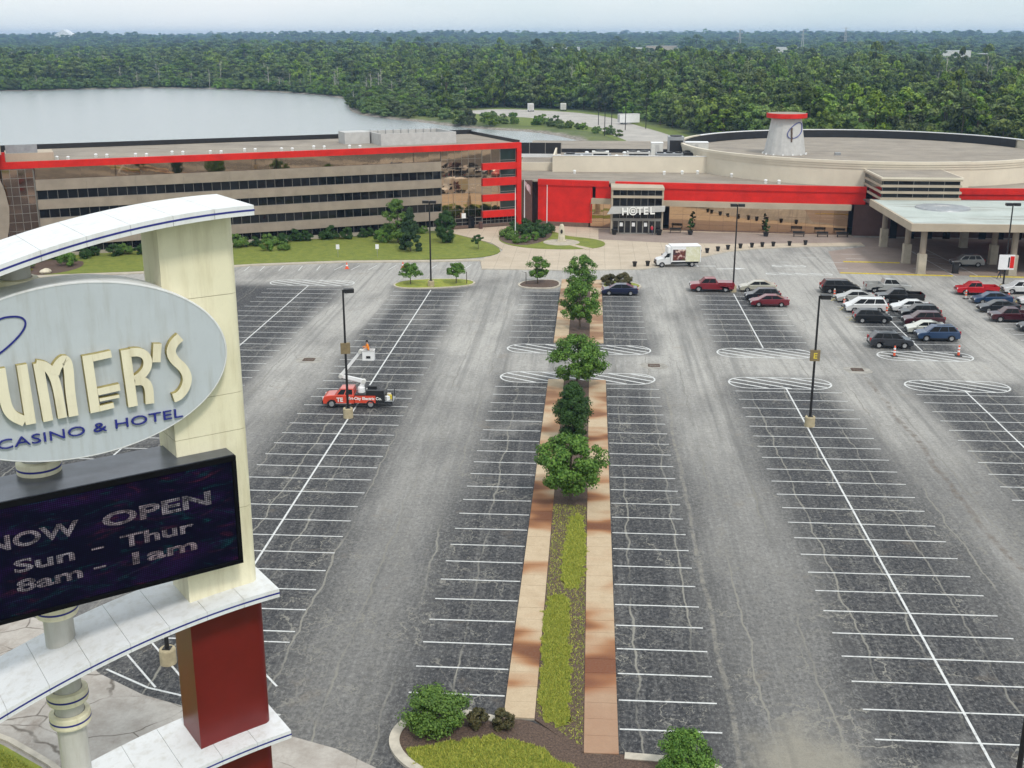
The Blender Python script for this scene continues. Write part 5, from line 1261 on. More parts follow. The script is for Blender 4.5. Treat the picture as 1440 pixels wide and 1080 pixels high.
def tree_parts(seed, H, rad, base, n, size, mat, shape='round', clumps=34, trunk=.14, limbs=9, cf=1.0):
    rs = np.random.RandomState(seed); P_, cs, N_ = crown_points(rs, H, rad, base, n, shape, clumps, cf)
    cr = leaves_mesh('crown', P_, size, M[mat], rs, N_)
    m = MB(); m.tube((0, 0, -.1), (0, 0, base*.9), trunk, trunk*.75, 8); m.tube((0, 0, base*.9), (0, 0, H*.8), trunk*.75, trunk*.2, 7)
    for i in range(min(limbs, len(cs))):
        c_ = cs[i]; m.tube((0, 0, max(base*.75, c_[2]*.6)), tuple(c_[:3]), trunk*.4, trunk*.1, 5)
    return m.mesh('trunk', M['bark'], True), cr
def plant(name, parts, x, y, label, cat, group=None, rz=None, s=1.0, z=.1):
    e = empty(name, (x, y, z), rnd.uniform(0, 6.28) if rz is None else rz); e.scale = (s, s, s); tag(e, label, cat, group)
    for nm, me_ in zip(('trunk', 'crown'), parts): link(nm, me_, e)
    return e
TG = 'trees along the median'
plant('maple_tree', tree_parts(1, 6.0, 2.6, 1.0, 9500, .21, 'leaf', 'round', 95, cf=.68), -1.05, 151.0, 'leafy green tree at the plaza end of the median', 'tree', TG)
plant('maple_tree', tree_parts(2, 5.9, 2.8, 1.0, 10000, .21, 'leaf', 'round', 95, cf=.68), -1.0, 134.2, 'tall leafy tree above the mulch bed just before the cross aisle', 'tree', TG)
plant('maple_tree', tree_parts(3, 5.3, 3.5, 1.1, 13500, .21, 'leaf', 'round', 110, .16, cf=.66), -1.0, 110.2, 'broad spreading tree between the two striped painted islands', 'tree', TG)
plant('columnar_tree', tree_parts(4, 5.2, 1.7, .2, 22000, .17, 'leafdark', 'column', 170, .12), -1.15, 94.8, 'dense dark upright tree between two lighter median trees', 'tree', TG)
plant('maple_tree', tree_parts(5, 5.2, 3.1, 1.0, 13500, .20, 'leaf', 'round', 110, .15, cf=.66), -1.1, 81.0, 'spreading green tree with bare mulch at its foot beside the grass strip', 'tree', TG)
def umb(seed): return tree_parts(seed, 2.9, 1.9, 1.3, 6500, .17, 'leaf', 'flat', 60, .07, 7, cf=.75)
IG = 'small trees on the parking islands'
plant('small_tree', umb(11), -25.2, 158.9, 'small flat topped tree on the grass island near a lamp post', 'tree', IG)
plant('small_tree', umb(12), -18.8, 159.9, 'small flat topped tree with a stake on the grass island', 'tree', IG)
plant('small_tree', tree_parts(13, 3.7, 2.0, 1.1, 7500, .18, 'leaf', 'round', 36, .08), -7.3, 160.6, 'small staked tree on the mulch island beside the median', 'tree', IG)
def stake(x, y, label):
    e = empty('tree_stake', (x, y, .1)); tag(e, label, 'stake')
    MB().tube((0, 0, 0), (0, 0, 1.7), .06, .05).build('post', M['bark'], e); MB().tube((0, 0, 1.6), (-.6, 0, 1.75), .02, n=5).build('tie', M['black'], e)
stake(-17.3, 159.8, 'dark wooden stake tied to the small tree on the grass island'); stake(-8.9, 160.2, 'dark wooden stake tied to the small tree on the mulch island')
# lawn conifers and shrubs by the hotel
HG = 'conifers on the hotel lawn'
plant('conifer_tree', tree_parts(21, 7.2, 2.2, .2, 14000, .26, 'leafconifer', 'cone', 60, .13), -29.2, 185.0, 'tall pyramid shaped conifer on the hotel lawn', 'tree', HG)
plant('conifer_tree', tree_parts(22, 5.6, 1.9, .1, 12000, .24, 'leafdark', 'column', 60, .12), -24.4, 193.3, 'dense dark conifer near the hotel side entrance', 'tree', HG)
plant('conifer_tree', tree_parts(23, 7.5, 2.6, .5, 6500, .28, 'leafshrub', 'round', 50, .13), -32.5, 192.6, 'bushy green tree behind the pyramid shaped conifer', 'tree', HG)
plant('small_tree', tree_parts(24, 2.4, 1.2, .7, 1800, .16, 'leafdark', 'round', 18, .05), -18.3, 187.4, 'little dark tree at the tip of the hotel lawn', 'tree', 'small trees on the hotel lawn')
SH = {k: tree_parts(30+k, 1.9, 1.6, .1, 3200, .19, ['leafdark', 'leafshrub', 'leafdark', 'leaf'][k], 'round', 26, .06) for k in range(4)}
u_ = Vector((.883, .469, 0))
for i in range(30):
    t = 18+2.3*i+rnd.uniform(-.5, .5); q = Vector((-13.05, 214.8, 0))-u_*t+Vector((.469, -.883, 0))*rnd.uniform(1.8, 4.2)
    k = rnd.choice([0, 0, 2, 1]); s_ = rnd.uniform(.7, 1.25)
    if i in (16, 17): continue
    plant('shrub', SH[k], q.x, q.y, ['low dark clipped shrub along the foot of the hotel wing', 'lighter green loose shrub along the foot of the hotel wing', 'low dark clipped shrub along the foot of the hotel wing'][k], 'shrub', 'shrubs along the foot of the hotel wing', s=s_)
for x_, y_, k, s_ in ((-52.5, 183.5, 3, .8), (-79.4, 168.5, 3, 1.1), (-85, 166, 1, 1.0), (-50, 184.5, 1, .8), (-35.2, 193.2, 3, 1.2)):
    plant('shrub', SH[k], x_, y_, 'loose green shrub standing out on the hotel lawn', 'shrub', 'loose shrubs on the hotel lawn', s=s_)
yb = tree_parts(41, .9, .8, .05, 900, .14, 'leafyellow', 'round', 12, .03)
plant('shrub', yb, -83.3, 163.6, 'small bright yellow shrub in the mulch bed below the glass tower', 'shrub')
for i, (x_, y_, k, s_) in enumerate(((-14.6, 200, 1, 1.0), (-13.4, 197, 1, .9), (-13.6, 203.5, 0, 1.1), (-11.6, 205.5, 0, 1.2), (-9.2, 205.6, 0, 1.1), (-11.2, 201.5, 2, 1.1), (-8.4, 202.4, 2, 1.0), (-12.3, 193.4, 1, .62), (-10.9, 194.6, 3, .7), (-9.6, 196.6, 3, .78), (-8.4, 199.5, 2, .85), (-7.4, 204.8, 0, .9))):
    plant('shrub', SH[k], x_, y_, {0: 'dark shrub at the back of the flagpole bed', 1: 'grey green grassy shrub at the front of the flagpole bed', 2: 'dense dark rounded shrub in the middle of the flagpole bed', 3: 'bright rounded shrub at the lawn edge of the flagpole bed'}[k], 'shrub', 'shrubs in the flagpole bed', s=s_)
# shrubs on the near island
NB = tree_parts(51, 2.35, 1.75, .1, 15000, .12, 'leafshrub', 'round', 60, .08)
plant('shrub', NB, -7.35, 50.6, 'large round green shrub at the mulched tip of the near island', 'shrub', 'shrubs on the near island', s=.95).scale = (1.12, 1.05, .84)
NB2 = tree_parts(52, 2.3, 1.7, .1, 15000, .12, 'leaf', 'round', 60, .08)
plant('shrub', NB2, 4.9, 47.3, 'large round green shrub beside the bare walk on the near island', 'shrub', 'shrubs on the near island', s=.95)
for i, (x_, y_, s_) in enumerate(((-5.25, 50.75, .95), (-3.95, 50.65, 1.0))):
    plant('shrub', tree_parts(53+i, 1.0, .68, .05, 3200, .13, 'leafred', 'round', 34, .04), x_, y_, ['small dark reddish shrub next to the large round shrub', 'small dark reddish shrub next to the stained walk'][i], 'shrub', 'shrubs on the near island', s=s_)
rb = tree_parts(56, 1.5, 1.25, .05, 6000, .2, 'leafred', 'round', 36, .04)
plant('shrub', rb, 2.9, 160.2, 'dark reddish shrub beside the median at the plaza end', 'shrub', 'reddish shrubs behind the navy car'); plant('shrub', rb, 4.9, 159.8, 'dark reddish shrub behind the navy sedan roof', 'shrub', 'reddish shrubs behind the navy car', s=1.15)
# ---------------------------------------------------------------- the wood
FT = [tree_parts(60, 15, 6.2, 2.0, 2200, 1.0, 'leafforest', 'round', 20, .3, 8), tree_parts(61, 12, 5.6, 1.0, 2000, .95, 'leafforest', 'round', 17, .25, 8),
      tree_parts(62, 17.5, 5.4, 2.5, 2200, 1.0, 'leafforest', 'round', 22, .3, 8), tree_parts(63, 6, 4.6, .2, 1500, .75, 'leafbright', 'round', 16, .15, 6)]
rs = np.random.RandomState(99)
m = MB(); m.tube((0, 0, -.5), (.3, 0, 15), .26, .08, 6)
for k in range(9):
    z_ = 5+k*1.1; a = rs.uniform(0, 6.28); L = rs.uniform(1.2, 2.8); m.tube((.02*z_, 0, z_), (.02*z_+L*math.cos(a), L*math.sin(a), z_+rs.uniform(.8, 2)), .09, .03, 5)
DEAD = m.mesh('trunk', M['deadwood'])
OPEN_ = [(-80, 500), (-66, 562), (-46, 588), (-6, 566), (14, 530), (25, 470), (36, 428), (50, 395), (52, 330), (150, 316), (150, 100), (-200, 100), (-20, 300), (5, 400), (-8, 430), (-40, 470)]
def forest_points():
    pts = []
    r = 318.0
    while r < 6200:
        s = max(6.4, r*.0082); n = int(1.06*r/s)
        for i in range(n):
            a = R(-33)+1.06*(i+rs.uniform(-.45, .45))/n; rr_ = r+rs.uniform(-.5, .5)*s
            pts.append((rr_*math.sin(a), rr_*math.cos(a), s))
        r += s*.9
    far_shore = resample([q for q in LAKE if q[1] > 545 and q[0] > -600][::1], 3.6)
    for q in far_shore:
        for _ in range(3): pts.append((q[0]+rs.uniform(-3, 3), q[1]+rs.uniform(-5, 16), 5.0))
    return np.array(pts)
FP = forest_points()
keep = (poly_sd(FP[:, 0], FP[:, 1], LAKE) > -3.5) & (poly_sd(FP[:, 0], FP[:, 1], OPEN_) > 2) & (FP[:, 1] > 312)
keep &= ~((FP[:, 1] < 620) & (FP[:, 0] < -150)) & ~((FP[:, 1] < 412) & (FP[:, 0] < 30))
cl = np.zeros(len(FP), bool)
for cx_, cy_, rx_, ry_ in ((146, 620, 17, 26), (-42, 1780, 42, 320), (102, 1880, 62, 330), (280, 1790, 56, 320), (420, 1360, 36, 240), (450, 1330, 28, 240), (-1733, 3830, 60, 160), (-215, 890, 26, 14), (530, 1430, 24, 210), (585, 1260, 28, 190)):
    cl |= ((FP[:, 0]-cx_)/rx_)**2+((FP[:, 1]-cy_)/ry_)**2 < 1
FP = FP[keep & ~cl]
FZ = hill(FP[:, 0], FP[:, 1])-.2+np.clip(poly_sd(FP[:, 0], FP[:, 1], LAKE)*.22, -1.2, 0)
rad_ = np.hypot(FP[:, 0], FP[:, 1]); kind = rs.choice(4, len(FP), p=[.36, .32, .2, .12])
patch = np.sin(FP[:, 0]*.021+1.7+FP[:, 1]*.004)*np.sin(FP[:, 1]*.011+.6)+.6*np.sin(FP[:, 0]*.047-FP[:, 1]*.023)
kind = np.where((patch > .62) & (rad_ > 420), 3, kind)
shore = poly_sd(FP[:, 0], FP[:, 1], LAKE) < 30
kind[shore] = 3
edge = (np.hypot(FP[:, 0]-20, FP[:, 1]) < 430) & (FP[:, 0] > 30) & (FP[:, 0] < 190) & (FP[:, 1] < 380)
sel = np.where(edge)[0][:140]
EL = ['tall rounded leafy tree at the edge of the wood behind the casino', 'middling rounded leafy tree at the edge of the wood behind the casino', 'tall narrow leafy tree at the edge of the wood behind the casino', 'low bushy tree at the edge of the wood behind the casino']
for i in sel:
    plant('woodland_tree', FT[kind[i]], FP[i, 0], FP[i, 1], EL[kind[i]], 'tree', 'trees at the edge of the wood', s=rs.uniform(.75, 1.12), z=FZ[i])
rest = np.ones(len(FP), bool); rest[sel] = False
FP, FZ, kind, rad_ = FP[rest], FZ[rest], kind[rest], rad_[rest]
dead = (rs.uniform(0, 1, len(FP)) < .03) & (rad_ > 560) & (rad_ < 1400); kind = np.where(dead, 4, kind)
sx = np.clip(FP[:, 2]/6.4, .78, 3.0)*rs.uniform(.75, 1.2, len(FP)); szz = rs.uniform(.6, 1.3, len(FP))*np.clip(.75+sx*.2, .8, 1.15)*(1-.18*np.sin(FP[:, 0]*.009+FP[:, 1]*.005))
szz = np.where(rs.uniform(0, 1, len(FP)) < .05, szz*1.25, szz)
# one mesh: a loose vertex for every tree of the wood, plus the five tree shapes that stand there
co = [np.stack([FP[:, 0], FP[:, 1], FZ], 1)]; faces = []; fmat = []; proto = [np.full(len(FP), -1)]; nv = len(FP)
for k in range(5):
    for me_, mi_ in (((FT[k][1], 3 if k == 3 else 0), (FT[k][0], 1)) if k < 4 else ((DEAD, 2),)):
        c_ = np.zeros(len(me_.vertices)*3); me_.vertices.foreach_get('co', c_); co.append(c_.reshape(-1, 3)); proto.append(np.full(len(me_.vertices), k))
        faces += [tuple(nv+v for v in p_.vertices) for p_ in me_.polygons]; fmat += [mi_]*len(me_.polygons); nv += len(me_.vertices)
co = np.concatenate(co); proto = np.concatenate(proto).astype(np.int32); pad = nv-len(FP)
me = bpy.data.meshes.new('wood'); me.from_pydata(co.tolist(), [], faces)
for nm in ('leafforest', 'bark', 'deadwood', 'leafbright'): me.materials.append(M[nm])
me.polygons.foreach_set('material_index', fmat)
def put_attr(nm, ty, key, arr, dt):
    at = me.attributes.new(nm, ty, 'POINT'); at.data.foreach_set(key, np.ascontiguousarray(arr, dtype=dt).ravel())
put_attr('proto', 'INT', 'value', proto, np.int32)
put_attr('kind', 'INT', 'value', np.concatenate([kind, np.full(pad, -1)]), np.int32)
put_attr('scl', 'FLOAT_VECTOR', 'vector', np.concatenate([np.stack([sx, sx, szz], 1), np.ones((pad, 3))]), np.float32)
put_attr('rot', 'FLOAT_VECTOR', 'vector', np.concatenate([np.stack([0*sx, 0*sx, rs.uniform(0, 6.28, len(FP))], 1), np.zeros((pad, 3))]), np.float32)
wood = tag(link('wood', me), 'broad green wood stretching from the lake to the hills', 'wood', kind='stuff')
ng = bpy.data.node_groups.new('scatter_trees', 'GeometryNodeTree')
ng.interface.new_socket('Geometry', in_out='INPUT', socket_type='NodeSocketGeometry'); ng.interface.new_socket('Geometry', in_out='OUTPUT', socket_type='NodeSocketGeometry')
gi = ng.nodes.new('NodeGroupInput'); go = ng.nodes.new('NodeGroupOutput'); jn = ng.nodes.new('GeometryNodeJoinGeometry')
def attr(nm, ty):
    n = ng.nodes.new('GeometryNodeInputNamedAttribute'); n.data_type = ty; n.inputs['Name'].default_value = nm; return n.outputs['Attribute']
def equals(sock, k):
    cp = ng.nodes.new('FunctionNodeCompare'); cp.data_type = 'INT'; cp.operation = 'EQUAL'; cp.inputs[3].default_value = k; ng.links.new(sock, cp.inputs[2]); return cp.outputs[0]
def pick(k):
    sp = ng.nodes.new('GeometryNodeSeparateGeometry'); sp.domain = 'POINT'; ng.links.new(gi.outputs[0], sp.inputs['Geometry']); ng.links.new(equals(ap, k), sp.inputs['Selection']); return sp.outputs['Selection']
ap, ak, asc, aro = attr('proto', 'INT'), attr('kind', 'INT'), attr('scl', 'FLOAT_VECTOR'), attr('rot', 'FLOAT_VECTOR')
e2r = ng.nodes.new('FunctionNodeEulerToRotation'); ng.links.new(aro, e2r.inputs[0])
m2p = ng.nodes.new('GeometryNodeMeshToPoints'); ng.links.new(pick(-1), m2p.inputs['Mesh'])
for k in range(5):
    ip = ng.nodes.new('GeometryNodeInstanceOnPoints'); ng.links.new(m2p.outputs[0], ip.inputs['Points']); ng.links.new(equals(ak, k), ip.inputs['Selection'])
    ng.links.new(pick(k), ip.inputs['Instance']); ng.links.new(asc, ip.inputs['Scale']); ng.links.new(e2r.outputs[0], ip.inputs['Rotation'])
    ng.links.new(ip.outputs[0], jn.inputs[0])
ng.links.new(jn.outputs[0], go.inputs[0])
wood.modifiers.new('scatter_trees', 'NODES').node_group = ng
# shrubs along the lake bank
BS = [tree_parts(70+k, 3.6, 2.6, .2, 1600, .5, 'leafbright', 'round', 22, .1, 5) for k in range(3)]
bank = resample([(-104, 556), (-86, 527), (-69, 509), (-50, 482), (-35, 468), (-16, 457), (-1, 433), (6, 408)], 4.2)
for i, q in enumerate(bank):
    for j in range(2):
        if rs.uniform() < .22 + (.35 if i > 28 else 0): continue
        plant('bank_shrub', BS[rs.randint(3)], q[0]+rs.uniform(-2, 7)*.8, q[1]+rs.uniform(1, 9), 'bushy shrub growing on the lake bank beside the far road', 'shrub', 'shrubs along the lake bank', s=rs.uniform(.55, 1.25), z=-.1)
# ================================================================ FAR LOT, FAR BUILDINGS
def sheet_struct(name, pts, z, mat): return tag(MB().sheet(pts, z).build(name, M[mat]), kind='structure')
M['bank'] = grass_mat('bank_grass', (.10, .15, .02), (.18, .22, .03), (.22, .2, .06))
M['farroad'] = simple('pale_old_asphalt', (.40, .37, .33), .95, var=.2, scale=.12)
sheet_struct('lawn', [(-74, 520), (-62, 556), (-46, 584), (-8, 562), (12, 528), (23, 470), (34, 428), (40, 390), (30, 340), (9, 398), (2, 432), (-16, 458), (-36, 471), (-52, 487)], .004, 'bank')
sheet_struct('far_road', smooth_poly([(-63, 552), (-46, 578), (-11, 556), (8, 520), (18.5, 466), (28, 424), (34, 380), (22, 330), (8, 340), (13, 393), (7, 424), (0, 462), (-22, 508), (-45, 526)], 1), .012, 'farroad')
def trailer(x, y, L, W_, H_, rz, label):
    e = empty('trailer', (x, y, .01), rz); tag(e, label, 'trailer', 'white trailers on the far lot')
    MB().box(-L/2, L/2, -W_/2, W_/2, .7, H_).build('box', M['white'], e); MB().box(-L/2-.05, L/2+.05, -W_/2-.05, W_/2+.05, H_, H_+.08).build('roof', M['offwhite'], e)
    MB().box(-L/2-.03, -L/2, -W_/2+.15, W_/2-.15, .85, H_-.2).build('rear_door', M['greylight'], e); MB().box(-L*.45, L*.45, -.5, .5, .5, .7).build('chassis', M['black'], e)
    wheels(e, (-L*.3, -L*.3+1.1), W_, .42, 'rim')
trailer(-29, 556, 4.6, 2.5, 3.6, R(100), 'white trailer parked alone on the bend of the far road'); trailer(-13.8, 562, 4.2, 2.5, 3.4, R(95), 'small white trailer at the wood edge of the far road'); trailer(14.6, 476, 8.5, 2.6, 4.0, R(20), 'long white trailer nearest the casino on the far road')
def far_building(x, y, wd, dp, h, label, roofm='white', wall='offwhite', rz=0, pitched=False, z=0):
    e = empty('far_building', (x, y, z), rz); tag(e, label, 'building', 'far buildings beyond the wood')
    MB().box(-wd/2, wd/2, -dp/2, dp/2, 0, h).build('wall', M[wall], e)
    if pitched: m = MB(); m.sideprism([(-wd/2-.4, h), (wd/2+.4, h), (0, h+wd*.3)], -dp/2-.4, dp/2+.4); m.build('roof', M[roofm], e)
    else: MB().box(-wd/2-.3, wd/2+.3, -dp/2-.3, dp/2+.3, h, h+.5).build('roof', M[roofm], e)
    n = max(2, int(wd/7))
    for k in range(n):
        x_ = -wd/2+wd*(k+.5)/n; MB().box(x_-1.3, x_+1.3, -dp/2-.12, -dp/2-.01, .8, min(h-.8, 4)).build('window', M['darkglass'], e)
far_building(-46, 2010, 46, 30, 17, 'long low white warehouse among trees beyond the wood')
far_building(75, 2150, 40, 30, 15, 'white warehouse beside pale quarry mounds'); far_building(125, 2180, 60, 30, 18, 'wide pale industrial hall behind the quarry mounds', 'greylight', 'beige'); far_building(160, 2120, 26, 20, 15, 'small pale hall at the end of the quarry mounds')
far_building(262, 2030, 30, 20, 15, 'pale shed beside a power pylon'); far_building(318, 2010, 52, 24, 17, 'long white hall behind the power pylons')
far_building(447, 1520, 34, 18, 17, 'white flat roofed building between tree crowns'); far_building(478, 1490, 22, 14, 14, 'small low building with a reddish front', 'white', 'brick'); far_building(560, 1575, 30, 16, 15, 'white roofed building at the far right of the wood'); far_building(620, 1395, 26, 14, 15, 'grey roofed building deep in the wood', 'greylight')
far_building(-1733, 3850, 60, 40, 17, 'big white house with pitched roof on the far hill', 'white', 'white', 0, True, 22); far_building(-1800, 3850, 50, 30, 12, 'low white building on the far hill', 'white', 'white', 0, False, 22)
for x_, lb in ((-1120, 'white house on the wooded ridge with the steepest roof'), (-1040, 'white house in the middle of the wooded ridge'), (-950, 'white house at the end of the wooded ridge')): far_building(x_, 4100, 36, 24, 15, lb, 'greylight', 'white', 0, True, 24)
m = MB()
for k in range(7):
    m.lathe([(16+3*(k % 3), 0), (11, 4+k % 3), (3, 7+k % 4), (.1, 7.5+k % 4)], 12, (80+k*15, 2105+6*(k % 2), 0), cap=False)
tag(m.build('quarry_mounds', M['concrete'], smooth=True), kind='structure')
def pylon(x, y, h, label):
    e = empty('power_pylon', (x, y, 0)); tag(e, label, 'pylon', 'power pylons beyond the wood')
    m = MB()
    for sx_, sy_ in ((-1, -1), (1, -1), (1, 1), (-1, 1)): m.tube((sx_*3, sy_*3, 0), (sx_*.4, sy_*.4, h), .3, .15, 5)
    for k in range(7):
        z_ = h*k/7; w_ = 3-2.6*k/7; w2_ = 3-2.6*(k+1)/7; m.tube((-w_, -w_, z_), (w2_, -w2_, h*(k+1)/7), .12, n=4); m.tube((w_, -w_, z_), (-w2_, -w2_, h*(k+1)/7), .12, n=4)
    m.build('lattice', M['greylight'], e)
    for z_ in (h*.72, h*.85, h*.97): MB().tube((-6, 0, z_), (6, 0, z_), .22, n=5).build('cross_arm', M['greylight'], e)
pylon(235, 1960, 46, 'lattice power pylon beside the pale shed'); pylon(330, 1930, 44, 'lattice power pylon before the long white hall'); pylon(390, 1900, 48, 'lattice power pylon standing on its own above the trees')
# ================================================================ STREET FURNITURE
def plate_text(txt, h, mat): return text_mesh(txt, h, .01, mat, bold=.02)
def lamp(x, y, label, heads=1, rz=0, h=12.0, plate=None):
    e = empty('lamp_post', (x, y, 0), rz); tag(e, label, 'lamp post', 'lamp posts in the parking lot')
    MB().lathe([(.46, 0), (.46, .85), (.42, .92)], 20).build('concrete_base', M['base'], e, smooth=True)
    MB().obox((0, 0, .94), (.45, .45, .06)).build('base_plate', M['pole'], e)
    MB().tube((0, 0, .95), (0, 0, h), .125, .085, 10).build('pole', M['pole'], e)
    for k in range(heads):
        s_ = 1 if k == 0 else -1
        hd = MB().box(min(.1*s_, .95*s_), max(.1*s_, .95*s_), -.3, .3, h-.28, h+.08).build('lamp_head', M['pole'], e)
        MB().box(min(.2*s_, .85*s_), max(.2*s_, .85*s_), -.22, .22, h-.31, h-.281).build('lens', M['headlight'], hd)
    if plate:
        M.setdefault('plate', simple('tan_plate', (.20, .15, .075), .7, var=.2, scale=3))
        pl = MB().box(-.42, .42, -.13, .13, 6.1, 7.1).build('letter_plate', M['plate'], e)
        if plate != ' ': link('plate_letter', plate_text(plate, .7, M['yellow']), pl, (0, -.145, 6.36), (R(90), 0, 0))
lamp(-22.1, 157.6, 'black lamp post on the grass island with two small trees', 2); lamp(-21.9, 99.6, 'black lamp post beside the bucket truck', plate=' ', rz=R(20)); lamp(20.1, 100.0, 'black lamp post on the centre line of empty stalls with letter plate', plate='E')
lamp(19.8, 157.3, 'black lamp post beside the dark red pickup', 2); lamp(57.1, 160.6, 'black lamp post with a white banner near the white crossover', 2); lamp(-23.1, 55.9, 'black lamp post in the hatched corner behind the pylon sign'); lamp(19.4, 45.3, 'black lamp post near the end of the long centre line')
for x_, y_, lb in ((2.5, 470, 'thin lamp post beside the bend of the far road'), (7.5, 455, 'thin lamp post halfway along the far road'), (12.5, 445, 'thin lamp post across from the long trailer'), (20.5, 452, 'thin lamp post by the long white trailer'), (4.5, 418, 'thin lamp post on the grass bank by the lake')):
    e = empty('far_lamp_post', (x_, y_, 0)); tag(e, lb, 'lamp post', 'lamp posts on the far road'); MB().tube((0, 0, 0), (0, 0, 11), .16, .12, 6).build('pole', M['pole'], e); MB().box(-.7, .7, -.35, .35, 11, 11.35).build('lamp_head', M['pole'], e)
bn = empty('banner_sign', (57.1, 160.35, 3.0)); tag(bn, 'white and red banner fixed to a black lamp post', 'banner')
MB().box(-1.05, 1.05, -.04, .04, 0, 2.05).build('panel', M['white'], bn); MB().box(.45, 1.0, -.055, -.041, .2, 1.85).build('red_print', M['red'], bn); MB().box(.2, .4, -.055, -.041, .3, 1.7).build('dark_print', M['black'], bn)
# flagpoles
M['flag'] = simple('faded_flag_cloth', (.55, .38, .40), .8, var=.5, scale=1.6)
for x_, y_, h, fl, lb in ((-12.9, 198.2, 8.6, 0, 'white flagpole at the front of the shrub bed'), (-12.0, 210.2, 8.6, 1, 'white flagpole with a furled flag close to the hotel corner'), (-7.7, 205.0, 8.3, 0, 'white flagpole standing before the red wall')):
    e = empty('flagpole', (x_, y_, .1)); tag(e, lb, 'flagpole', 'flagpoles before the hotel')
    MB().tube((0, 0, 0), (0, 0, h), .09, .05, 10).build('pole', M['white'], e); MB().lathe([(.02, 0), (.11, .08), (.02, .18)], 10).build('finial', M['steel'], e, (0, 0, h))
    if fl:
        m = MB(); n_ = 9
        vs_ = [(.1+.12*i+(.05 if j else 0), .16*math.sin(i*1.4+j), h-.15-1.0*j-.11*i*(1+j*.6)) for i in range(n_) for j in range(2)]
        m.add(vs_, [(2*i, 2*i+1, 2*i+3, 2*i+2) for i in range(n_-1)]); m.build('flag', M['flag'], e)
# stone monument
mo = empty('stone_monument', (-4.8, 195.4, .2)); tag(mo, 'pale tapered stone monument with dark oval plaque on the paved circle', 'monument')
m = MB(); vs_ = []
prof_ = [(.62, 0), (.60, .5), (.52, 1.5), (.44, 2.4), (.36, 2.75), (.2, 2.95), (.06, 3.0)]
for w_, z_ in prof_: vs_ += [(w_*math.cos(2*math.pi*(i+.5)/8)*1.06, w_*math.sin(2*math.pi*(i+.5)/8)*.8, z_) for i in range(8)]
m.add(vs_, [(k*8+i, k*8+(i+1) % 8, (k+1)*8+(i+1) % 8, (k+1)*8+i) for k in range(len(prof_)-1) for i in range(8)] + [tuple(range((len(prof_)-1)*8, len(prof_)*8))])
M['stone'] = simple('pale_limestone', (.56, .50, .38), .85, var=.15, scale=2); m.build('pillar', M['stone'], mo)
MB().box(-.75, .75, -.6, .6, -.05, .14).build('plinth', M['stone'], mo)
m = MB(); m.sideprism([(.2*math.cos(2*math.pi*i/20), 1.75+.36*math.sin(2*math.pi*i/20)) for i in range(20)], -.46, -.36); m.build('plaque', M['black'], mo)
m = MB(); m.lathe([(.06, 0), (.14, .08), (.16, .2), (.1, .33), (.02, .4)], 10); m.build('finial', M['brick'], mo, (0, 0, 2.98), smooth=True)
# planters
def pot(x, y, label, group, r=.34, h=.75):
    e = empty('planter_pot', (x, y, .1)); tag(e, label, 'planter', group)
    MB().lathe([(r*.68, 0), (r, h*.86), (r*1.12, h*.87), (r*1.12, h), (r*.95, h), (r*.93, h*.9)], 16, cap=False).build('pot', M['black'], e, smooth=True); MB().lathe([(r*.93, h*.88), (.01, h*.9)], 12, cap=False).build('soil', M['mulch'], e)
for x_, y_ in ((6.9, 174.2), (8.9, 174.8), (17.6, 184.9), (19.0, 186.6), (20.9, 188.3), (22.7, 189.9), (24.9, 191.3), (26.9, 192.2), (28.7, 192.9), (30.6, 193.5), (33.4, 194.3), (36.2, 195.3)):
    pot(x_, y_, 'empty black flower pot standing along the plaza kerb', 'black pots along the plaza kerb')
for i, (x_, y_) in enumerate(((17.7, 204.4), (30.8, 203.6))):
    e = empty('potted_evergreen', (x_, y_, .1)); tag(e, ['slim dark evergreen in a pot near the hotel doors', 'slim dark evergreen in a pot further along the bronze glass wall'][i], 'potted plant', 'potted evergreens by the glass wall')
    MB().lathe([(.36, 0), (.5, .7), (.54, .72), (.54, .8), (.1, .8)], 16, cap=False).build('pot', M['black'], e, smooth=True)
    rs_ = np.random.RandomState(80+i); q_, _, nn_ = crown_points(rs_, 3.0, .62, .8, 1800, 'column', 26); link('crown', leaves_mesh('crown', q_, .16, M['leafdark'], rs_, nn_), e)
for i, x_ in enumerate((4.3, 12.2)): pot(x_, 203.7, ['squat black urn at the left post of the hotel doors', 'squat black urn at the right post of the hotel doors'][i], 'urns at the hotel doors', .5, .95)
def bench(x, y, label):
    e = empty('bench', (x, y, .1)); tag(e, label, 'bench', 'benches along the glass wall')
    MB().box(-1.0, 1.0, -.25, .25, .42, .48).build('seat', M['black'], e); MB().box(-1.0, 1.0, .22, .28, .55, .92).build('backrest', M['black'], e)
    for a in (-.85, .85):
        for b in (-.2, .2): MB().box(a-.04, a+.04, b-.04, b+.04, 0, .419).build('leg', M['black'], e)
for x_ in (36.5, 40.6, 44.0): bench(x_, 203.6, 'dark metal bench against the bronze glass wall')
bench(15.2, 206.2, 'dark metal bench next to the hotel doors')
